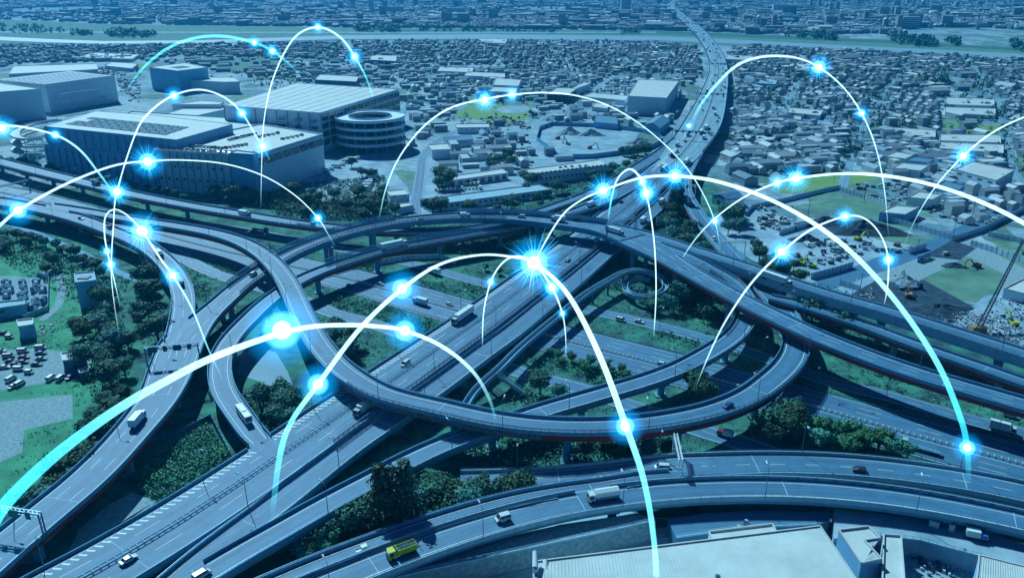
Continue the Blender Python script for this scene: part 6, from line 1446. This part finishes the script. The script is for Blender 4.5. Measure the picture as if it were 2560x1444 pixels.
gantry('R5',1782,252,'gantry with sign boards across the wide expressway, middle one',7,5,1)
gantry('R5',1797,172,'gantry across the wide expressway, far one',7,4,1)
gantry('H',262,470,'gantry with sign board over the upper left ramp',6.5,1,1)
gantry('G',95,470,'dark frame gantry over the far left motorway lanes',7,0,1)
# lattice mast on the overpass
p=ROADS['R8']; mpt=at(1005,556,14.8); o=empty('mast',mpt); tag(o,'square lattice mast standing on the overpass left of its crest','mast'); mb=MB()
for x in (-1,1):
    for y in (-1,1): mb.beam((x*1.3,y*1.3,-1),(x*1.0,y*1.0,10),.22,.22)
for k in range(6):
    for x in (-1.2,1.2): mb.beam((x,-1.2,k*1.7),(x,1.2,k*1.7+1.7),.12,.12); mb.beam((-1.2,x,k*1.7),(1.2,x,k*1.7+1.7),.12,.12)
mk('frame',mb,'steel',o); o.location=at(1206,551,15.5)
# utility poles
for i,(u,v,h) in enumerate([(2020,540,11),(2160,505,11),(2085,455,11),(2380,602,12),(2430,545,11),(2290,640,10),(2150,725,9),(1760,430,12),(1445,305,12),(585,395,10),(1085,330,10),(1240,300,14),(2155,345,11),(2195,300,11),(1870,360,11),(2500,470,11),(700,520,10)]):
    o=empty('utility_pole',at(u,v,0)); tag(o,'concrete utility pole with a short cross arm in the yards','pole','utility poles'); mk('pole',MB().cyl((0,0,0),(0,0,h),.18,.12,8),'dark_steel',o); mk('cross_arm',MB().box(-1,1,-.06,.06,h-.8,h-.65),'dark_steel',o)
# low chevron boards on the nearest parapet
pa=ROADS['R1']; 
for i in range(13):
    q=pa.near(*at(2000+i*43,1235+i*i*.35,9)[:2])[1]*pa.step; a=pa.head(q); c_=pa.pt(q,-(pa.w(q)/2+.02),.62); t=Vector((math.cos(a),math.sin(a),0)); n=Vector((math.sin(a),-math.cos(a),0))
    mb=MB()
    for k in (-.35,.25):
        for s_ in (-1,1): mb.beam(c_+t*(k-.28)+n*.06,c_+t*k+n*.06+Vector((0,0,.32*s_)),.05,.14)
    tag(mk('chevron_marker',mb,'dark_steel'),'dark double chevron marker on the inner parapet of the nearest deck','road marker','chevron markers on the nearest parapet')
# white barrels and street-work barriers bottom right
for i in range(5):
    p=at(2324+i*5,1312+i*1.5,5.5); tag(mk('gas_bottle',MB().cyl((p.x,p.y,5.5),(p.x,p.y,7.2),.32,.28,12),'lamp_white'),'white upright cylinder in the row of five by the street works','cylinder','white cylinders by the street works')
for i in range(2):
    p=at(2375+i*6,1324+i,5.5); tag(mk('gas_bottle',MB().cyl((p.x,p.y,5.5),(p.x,p.y,7.4),.5,.45,12),'lamp_white'),'thick white cylinder, %s one of the pair by the street works'%('left','right')[i],'cylinder')
vehicle('smallbox',at(2440,1345,5.52),-.35,CBL,'small truck with blue body parked under the nearest deck')
# ------------------------------------------------------------ overlay arcs of light, built as glowing tubes over the interchange
def glow(name,core,rim,k):
    "overlay glow painted by emission added to what lies behind, fading to the rim"
    m=bpy.data.materials.new(name); m.use_nodes=True; t=m.node_tree; t.nodes.clear()
    out=t.nodes.new('ShaderNodeOutputMaterial'); add=t.nodes.new('ShaderNodeAddShader'); tr=t.nodes.new('ShaderNodeBsdfTransparent'); em=t.nodes.new('ShaderNodeEmission')
    lw=t.nodes.new('ShaderNodeLayerWeight'); lw.inputs['Blend'].default_value=.5
    inv=t.nodes.new('ShaderNodeMath'); inv.operation='SUBTRACT'; inv.inputs[0].default_value=1; t.links.new(lw.outputs['Facing'],inv.inputs[1])
    pw=t.nodes.new('ShaderNodeMath'); pw.operation='POWER'; t.links.new(inv.outputs[0],pw.inputs[0]); pw.inputs[1].default_value=k
    sc=t.nodes.new('ShaderNodeMath'); sc.operation='MULTIPLY'; t.links.new(pw.outputs[0],sc.inputs[0]); sc.inputs[1].default_value=core
    t.links.new(sc.outputs[0],em.inputs[1]); em.inputs[0].default_value=(*rim,1)
    t.links.new(tr.outputs[0],add.inputs[0]); t.links.new(em.outputs[0],add.inputs[1]); t.links.new(add.outputs[0],out.inputs[0])
    m.cycles.emission_sampling='NONE'; return m
M['halo']=glow('halo',.55,(.0,.32,.85),3.0)
M['halo_in']=glow('halo_inner',.9,(.16,.75,1.0),1.8)
M['core']=glow('star_core',1.6,(.75,.95,1.0),.6)
m=bpy.data.materials.new('arc_light'); m.use_nodes=True; t=m.node_tree; t.nodes.clear()
out=t.nodes.new('ShaderNodeOutputMaterial'); mix=t.nodes.new('ShaderNodeMixShader'); tr=t.nodes.new('ShaderNodeBsdfTransparent'); em=t.nodes.new('ShaderNodeEmission'); a1=t.nodes.new('ShaderNodeAttribute'); a1.attribute_name='col'
t.nodes.remove(mix); mix=t.nodes.new('ShaderNodeAddShader'); gain=t.nodes.new('ShaderNodeMath'); gain.operation='MULTIPLY'; gain.inputs[1].default_value=.62; t.links.new(a1.outputs['Alpha'],gain.inputs[0]); t.links.new(gain.outputs[0],em.inputs[1]); t.links.new(a1.outputs['Color'],em.inputs[0]); t.links.new(tr.outputs[0],mix.inputs[0]); t.links.new(em.outputs[0],mix.inputs[1]); t.links.new(mix.outputs[0],out.inputs[0]); m.cycles.emission_sampling='NONE'; M['arc']=m
m=m.copy(); m.name='star_ray'; M['ray']=m
def arc(label,px,stars,ends=(None,None),fade=(.18,.18),tint=((.04,.62,.80),(.62,.95,1.0))):
    "px rows: u,v,width_px,whiteness ; ends: (ground point level) depths; the arc stands in an upright plane between its two feet"
    g0=at(*(ends[0] or (px[0][0],max(px[0][1],150))),0) ; g1=at(*(ends[1] or (px[-1][0],max(px[-1][1],150))),0)
    def dep(g): return g.y*_c-(g.z-CAM_H)*_s
    d0,d1=dep(g0)*.93,dep(g1)*.93
    A=np.array(px,float); P=[2*A[0]-A[1]]+list(A)+[2*A[-1]-A[-2]]; S=[]
    for i in range(1,len(P)-2):
        a,b_,c_,d_=P[i-1:i+3]
        for k in range(10):
            t_=k/10; S.append(.5*((2*b_)+(-a+c_)*t_+(2*a-5*b_+4*c_-d_)*t_*t_+(-a+3*b_-3*c_+d_)*t_**3))
    S.append(P[-2]); S=np.array(S)
    for _ in range(4): S[1:-1]=.25*S[:-2]+.5*S[1:-1]+.25*S[2:]
    ln=np.concatenate([[0],np.cumsum(np.hypot(*np.diff(S[:,:2],axis=0).T))]); ln/=ln[-1]
    def pt3(u,v,f):
        x0,x1=px[0][0],px[-1][0]
        k=(u-x0)/(x1-x0) if abs(x1-x0)>120 else f
        k=min(1,max(0,k)); inv=(1-k)/d0+k/d1; d=1/inv
        x=(u-1280)/FPX*d; y=-(v-722)/FPX*d; return Vector((x,d*_c+y*_s,CAM_H-d*_s+y*_c)),d
    o=empty('light_arc',(g0+g1)/2); tag(o,label,'light arc'); b=o.location; N=8; vs=[]; cols_=[]
    pts=[pt3(s[0],s[1],f) for s,f in zip(S,ln)]
    for i,(s,f) in enumerate(zip(S,ln)):
        p,d=pts[i]; q0=pts[max(0,i-1)][0]; q1=pts[min(len(pts)-1,i+1)][0]; t_=(q1-q0).normalized()
        x=t_.cross(Vector((0,0,1))); x=x.normalized() if x.length>1e-3 else Vector((1,0,0)); y=x.cross(t_); r=max(.02,s[2]*.42*d/FPX)
        al=1.0
        if fade[0]: al=min(al,f/fade[0])
        if fade[1]: al=min(al,(1-f)/fade[1])
        wv=max(0,min(1,s[3])); c=tuple(tint[0][k]*(1-wv)+tint[1][k]*wv for k in range(3))
        for k in range(N): a=6.2832*k/N; vs.append(tuple(p-b+x*r*math.cos(a)+y*r*math.sin(a))); cols_.append((*c,max(0,al)))
    mb=MB(); n=len(S); mb.add(vs,[(i*N+k,i*N+(k+1)%N,(i+1)*N+(k+1)%N,(i+1)*N+k) for i in range(n-1) for k in range(N)])
    k_=mk('light_trail',mb,'arc',o); at_=k_.data.attributes.new('col','FLOAT_COLOR','POINT'); at_.data.foreach_set('color',np.array(cols_,np.float32).reshape(-1))
    for st in stars:
        u,v,rc=st[0],st[1],st[2]; rays=st[3] if len(st)>3 else 0
        j=int(np.hypot(S[:,0]-u,S[:,1]-v).argmin()); p,d=pt3(u,v,ln[j]); s_=d/FPX; p=p-b
        def ball(r,m_,nm_,parent): 
            mb=MB(); NN,MM=16,10; V=[(0,0,r)]+[(r*math.sin(3.1416*i/MM)*math.cos(6.2832*k/NN),r*math.sin(3.1416*i/MM)*math.sin(6.2832*k/NN),r*math.cos(3.1416*i/MM)) for i in range(1,MM) for k in range(NN)]+[(0,0,-r)]
            Fs=[(0,1+k,1+(k+1)%NN) for k in range(NN)]+[(1+i*NN+k,1+(i+1)*NN+k,1+(i+1)*NN+(k+1)%NN,1+i*NN+(k+1)%NN) for i in range(MM-2) for k in range(NN)]+[(1+(MM-2)*NN+k,len(V)-1,1+(MM-2)*NN+(k+1)%NN) for k in range(NN)]
            mb.add(V,Fs); q=mk(nm_,mb,m_,parent,True); return q
        co_=ball(rc*.64*s_,'core','star',o); co_.location=p
        ball(rc*1.4*s_,'halo_in','inner_glow',co_); ball(rc*2.9*s_,'halo','outer_glow',co_)
        if rays:
            mb=MB(); cl=[]; rr=random.Random(int(u))
            for k in range(rays):
                th_=6.2832*k/rays+rr.uniform(-.1,.1); ph=rr.uniform(-.6,.6); dv=Vector((math.cos(th_),ph*.5,math.sin(th_))).normalized(); L_=rc*s_*rr.uniform(2.2,4.6)
                a_=dv.cross(Vector((.3,1,.2))).normalized()*rc*s_*.13; c2=dv.cross(a_).normalized()*rc*s_*.13
                mb.add([tuple(a_),tuple(c2),tuple(-a_),tuple(-c2),tuple(dv*L_)],[(0,1,4),(1,2,4),(2,3,4),(3,0,4)]); cl+= [(.15,.75,1,.75)]*4+[(.0,.5,1,0)]
            k2=mk('star_rays',mb,'ray',co_); a2=k2.data.attributes.new('col','FLOAT_COLOR','POINT'); a2.data.foreach_set('color',np.array(cl,np.float32).reshape(-1))
    return o
arc('thickest glowing arc, from the lower left edge to the middle through the biggest star',[(-60,1395,46,0),(0,1275,40,0),(105,1166,36,0),(211,1080,32,.1),(316,1008,28,.3),(404,958,25,.6),(527,895,22,.9),(686,837,18,1),(780,816,15,1),(870,812,14,1),(950,816,13,1),(1012,826,12,1),(1100,862,12,.9),(1180,925,11,.7),(1225,1000,9,.3),(1243,1070,7,0)],[(705,825,36),(1012,826,20)],fade=(0,.12))
arc('tall glowing arc crossing the middle and running off the bottom right of centre',[(680,1290,16,0),(700,1135,17,.1),(730,1050,16,.2),(795,960,15,.7),(900,820,14,.9),(1005,722,12,1),(1100,660,9,1),(1200,637,7,1),(1280,642,8,1),(1335,657,10,1),(1420,735,14,1),(1500,890,17,1),(1565,1065,19,.5),(1610,1200,18,.2),(1635,1350,17,.2),(1643,1480,17,.2)],[(795,960,20),(1005,722,19),(1335,657,26,26),(1563,1065,18)],ends=((680,1290),(1640,1444)),fade=(.1,0))
arc('long glowing arc from the central star over to the lower right',[(1322,730,3,1),(1340,650,4,1),(1400,545,5,1),(1450,502,5,1),(1508,476,6,1),(1600,445,7,1),(1688,440,9,1),(1800,455,11,1),(1950,510,12,1),(2100,605,14,.8),(2230,740,15,.5),(2340,900,16,.2),(2400,1040,16,0),(2418,1118,15,0),(2422,1210,14,0)],[(1508,476,15,22),(1688,440,14,20),(2418,1118,14)],ends=((1322,740),(2422,1215)),fade=(.04,.10))
arc('wide low glowing arc from the left edge over the huge warehouse',[(-60,610,9,.8),(0,563,9,.8),(45,526,8,.9),(160,462,7,1),(280,415,6,1),(370,403,5,1),(450,400,4,1),(560,409,4,1),(660,440,4,1),(740,490,3.5,1),(795,545,3,1),(820,585,2.5,.5),(840,620,2,0)],[(45,526,15),(370,404,16,24),(795,545,8)],ends=((-60,640),(840,620)),fade=(0,.06))
arc('small glowing arc falling from the left edge to the star above the gantry',[(-20,318,6,1),(40,315,6,1),(138,337,6,.9),(200,375,6,.6),(245,430,6,.2),(280,476,5,0),(292,486,4,0)],[(5,320,13,18),(138,337,8)],ends=((-20,470),(292,500)),fade=(0,.12))
arc('narrow high glowing arc over the long solar roof, falling into the grove',[(300,850,1.5,.5),(283,740,2,.8),(278,662,3,1),(284,560,3.5,1),(292,480,3.5,1),(340,330,4.5,1),(380,275,5,1),(435,238,5,1),(500,224,5,1),(560,243,5,.9),(605,283,5,.7),(640,340,5,.4),(657,366,4.5,.2),(682,415,4,0)],[(292,480,13,20),(435,239,9),(605,283,9),(657,366,9),(277,661,8,14)],ends=((300,850),(682,440)),fade=(.12,.08))
arc('small glowing hoop bending over the left ramp',[(302,775,2,.3),(288,710,3,.8),(268,628,4,1),(261,580,4,1),(264,540,4,1),(286,523,4,1),(318,538,4,1),(355,577,5,1),(400,645,6,1),(432,688,6,.8),(480,770,5,.6),(520,870,4,.3),(560,955,3,0)],[(268,628,7,12),(355,577,19,26),(432,688,12)],ends=((302,800),(560,960)),fade=(.1,.15))
arc('blue glowing arc above the banded storage block at upper left',[(310,240,4,0),(330,205,5,0),(370,158,7,0),(430,115,8,.1),(500,93,8,.1),(570,92,8,.1),(636,107,7,.0),(682,128,7,0),(720,158,6,0),(752,190,5,0)],[(636,107,7),(681,128,8)],ends=((300,250),(752,195)),fade=(.2,.15))
arc('slender glowing arc peaking by the river above the pale warehouse',[(652,520,1.5,.8),(654,420,2,.9),(660,300,3,1),(685,190,4,1),(735,95,5,.8),(795,68,6,.8),(850,93,6,.7),(887,142,6,.4),(920,205,5,0),(942,280,4,0)],[(795,68,7),(887,142,9)],ends=((652,520),(942,300)),fade=(.1,.15))
arc('wide glowing arc over the ball field in the middle distance',[(945,560,3,.2),(965,470,4,.5),(1000,390,4.5,.8),(1060,315,5,1),(1130,268,5,1),(1212,248,5,1),(1280,237,4.5,1),(1360,232,4,1),(1440,239,4,1),(1530,268,4,.9),(1620,325,3.5,.8),(1700,400,3.5,.7),(1750,470,3.5,.6),(1787,552,3,.5),(1801,625,2,0)],[(1212,250,12,16),(1280,237,9),(1787,552,7)],ends=((945,560),(1801,640)),fade=(.08,.06))
arc('tight glowing hoop over the expressway above the overpass',[(1519,556,4,0),(1530,490,5,.3),(1545,445,5,.8),(1574,422,6,1),(1598,440,6,1),(1606,455,6,1),(1616,483,5,1),(1630,560,4,1),(1638,640,4,1),(1640,740,3.5,1),(1634,845,2.5,.6)],[(1606,455,9),(1616,483,13,20)],ends=((1519,560),(1634,845)),fade=(.08,.08))
arc('small glowing hoop just below the central star',[(1206,868,2.5,.6),(1209,780,3.5,1),(1227,704,4.5,1),(1255,658,5,1),(1290,640,6,1),(1335,657,6,1),(1380,718,6,1),(1406,783,4,1),(1414,840,3,.8),(1415,900,2,.3)],[(1227,704,7),(1380,718,14),(1406,783,6)],ends=((1206,868),(1415,900)),fade=(.06,.1))
arc('bright glowing arc over the town at upper right',[(1722,318,6,0),(1750,265,7,.1),(1790,213,8,.4),(1840,165,8,.8),(1895,144,7,.9),(1950,140,6,1),(2000,147,5,1),(2047,168,5,1),(2105,215,4,1),(2154,283,4,.9),(2190,370,3.5,.8),(2212,480,3,.6),(2222,600,1.5,.4)],[(2047,168,12,18),(2154,283,8),(1722,314,5)],ends=((1722,330),(2222,620)),fade=(.1,.15))
arc('long low glowing arc over the lime green field to the right edge',[(1690,670,2.5,.3),(1740,595,3,.7),(1800,535,4,1),(1870,487,5,1),(1943,457,6,1),(1990,446,7,1),(2100,434,8,1),(2220,440,10,1),(2350,467,11,1),(2470,512,12,1),(2560,558,12,1),(2640,610,12,1)],[(1943,457,9,14),(1990,446,14,22)],ends=((1690,670),(2640,640)),fade=(.06,0))
arc('glowing hoop over the machine yard at right',[(1740,965,3,.3),(1775,880,4,.7),(1815,800,5,.9),(1880,705,6,1),(1955,629,6,1),(2030,572,6,1),(2112,541,5,1),(2160,545,5,1),(2197,580,4,1),(2218,630,4,1),(2221,690,4,1),(2215,740,3,.8),(2205,780,2,.3)],[(1955,629,14,22),(2112,541,10,16),(2221,649,10,18)],ends=((1740,965),(2205,780)),fade=(.08,.06))
arc('thin glowing arc rising through a star to the right edge',[(2255,625,1.5,.2),(2290,545,2.5,.5),(2340,465,3.5,.8),(2408,390,4,1),(2480,332,4.5,1),(2560,293,5,1),(2640,268,5,1)],[(2408,390,12,20)],ends=((2255,625),(2640,520)),fade=(.25,0))
# ------------------------------------------------------------ labels single each thing out
ORD=['first','second','third','fourth','fifth','sixth','seventh','eighth','ninth','tenth','eleventh','twelfth','thirteenth','fourteenth','fifteenth','sixteenth','seventeenth','eighteenth','nineteenth']
TEN=['','','twenty','thirty','forty','fifty','sixty','seventy']
def ordw(n):
    if n<20: return ORD[n-1]
    t_,u_=divmod(n,10); return (TEN[t_][:-1]+'ieth') if u_==0 else TEN[t_]+'-'+ORD[u_-1]
from collections import defaultdict
bpy.context.view_layer.update()
for o in [o for o in bpy.data.objects if o.parent is None and o.location.z<-400]:
    for c_ in list(o.children_recursive): bpy.data.objects.remove(c_)
    bpy.data.objects.remove(o)
D=defaultdict(list)
for o in bpy.data.objects:
    if o.parent is None and 'label' in o and o.get('kind')!='stuff': D[o['label']].append(o)
for lab,os_ in D.items():
    if len(os_)<2: continue
    def upos(o):
        l=o.location
        if l.length<1e-6 and o.type=='MESH': l=Vector(o.data.vertices[0].co)
        return pix(l)[0]
    os_.sort(key=upos)
    for i,o in enumerate(os_): o['label']='%s, %s from left'%(lab,ordw(i+1))
# ------------------------------------------------------------ haze
bpy.ops.mesh.primitive_cube_add(size=1) if False else None
hz=MB(); hz.box(-8000,8000,-250,9000,-1.0,152.0); o=mk('haze',hz,[]); o['kind']='stuff'
m=bpy.data.materials.new('haze'); m.use_nodes=True; t=m.node_tree; t.nodes.clear(); out=t.nodes.new('ShaderNodeOutputMaterial'); pv=t.nodes.new('ShaderNodeVolumePrincipled')
pv.inputs['Color'].default_value=(.02,.43,.88,1); pv.inputs['Density'].default_value=.00013; pv.inputs['Anisotropy'].default_value=.3
t.links.new(pv.outputs[0],out.inputs['Volume']); o.data.materials.append(m)
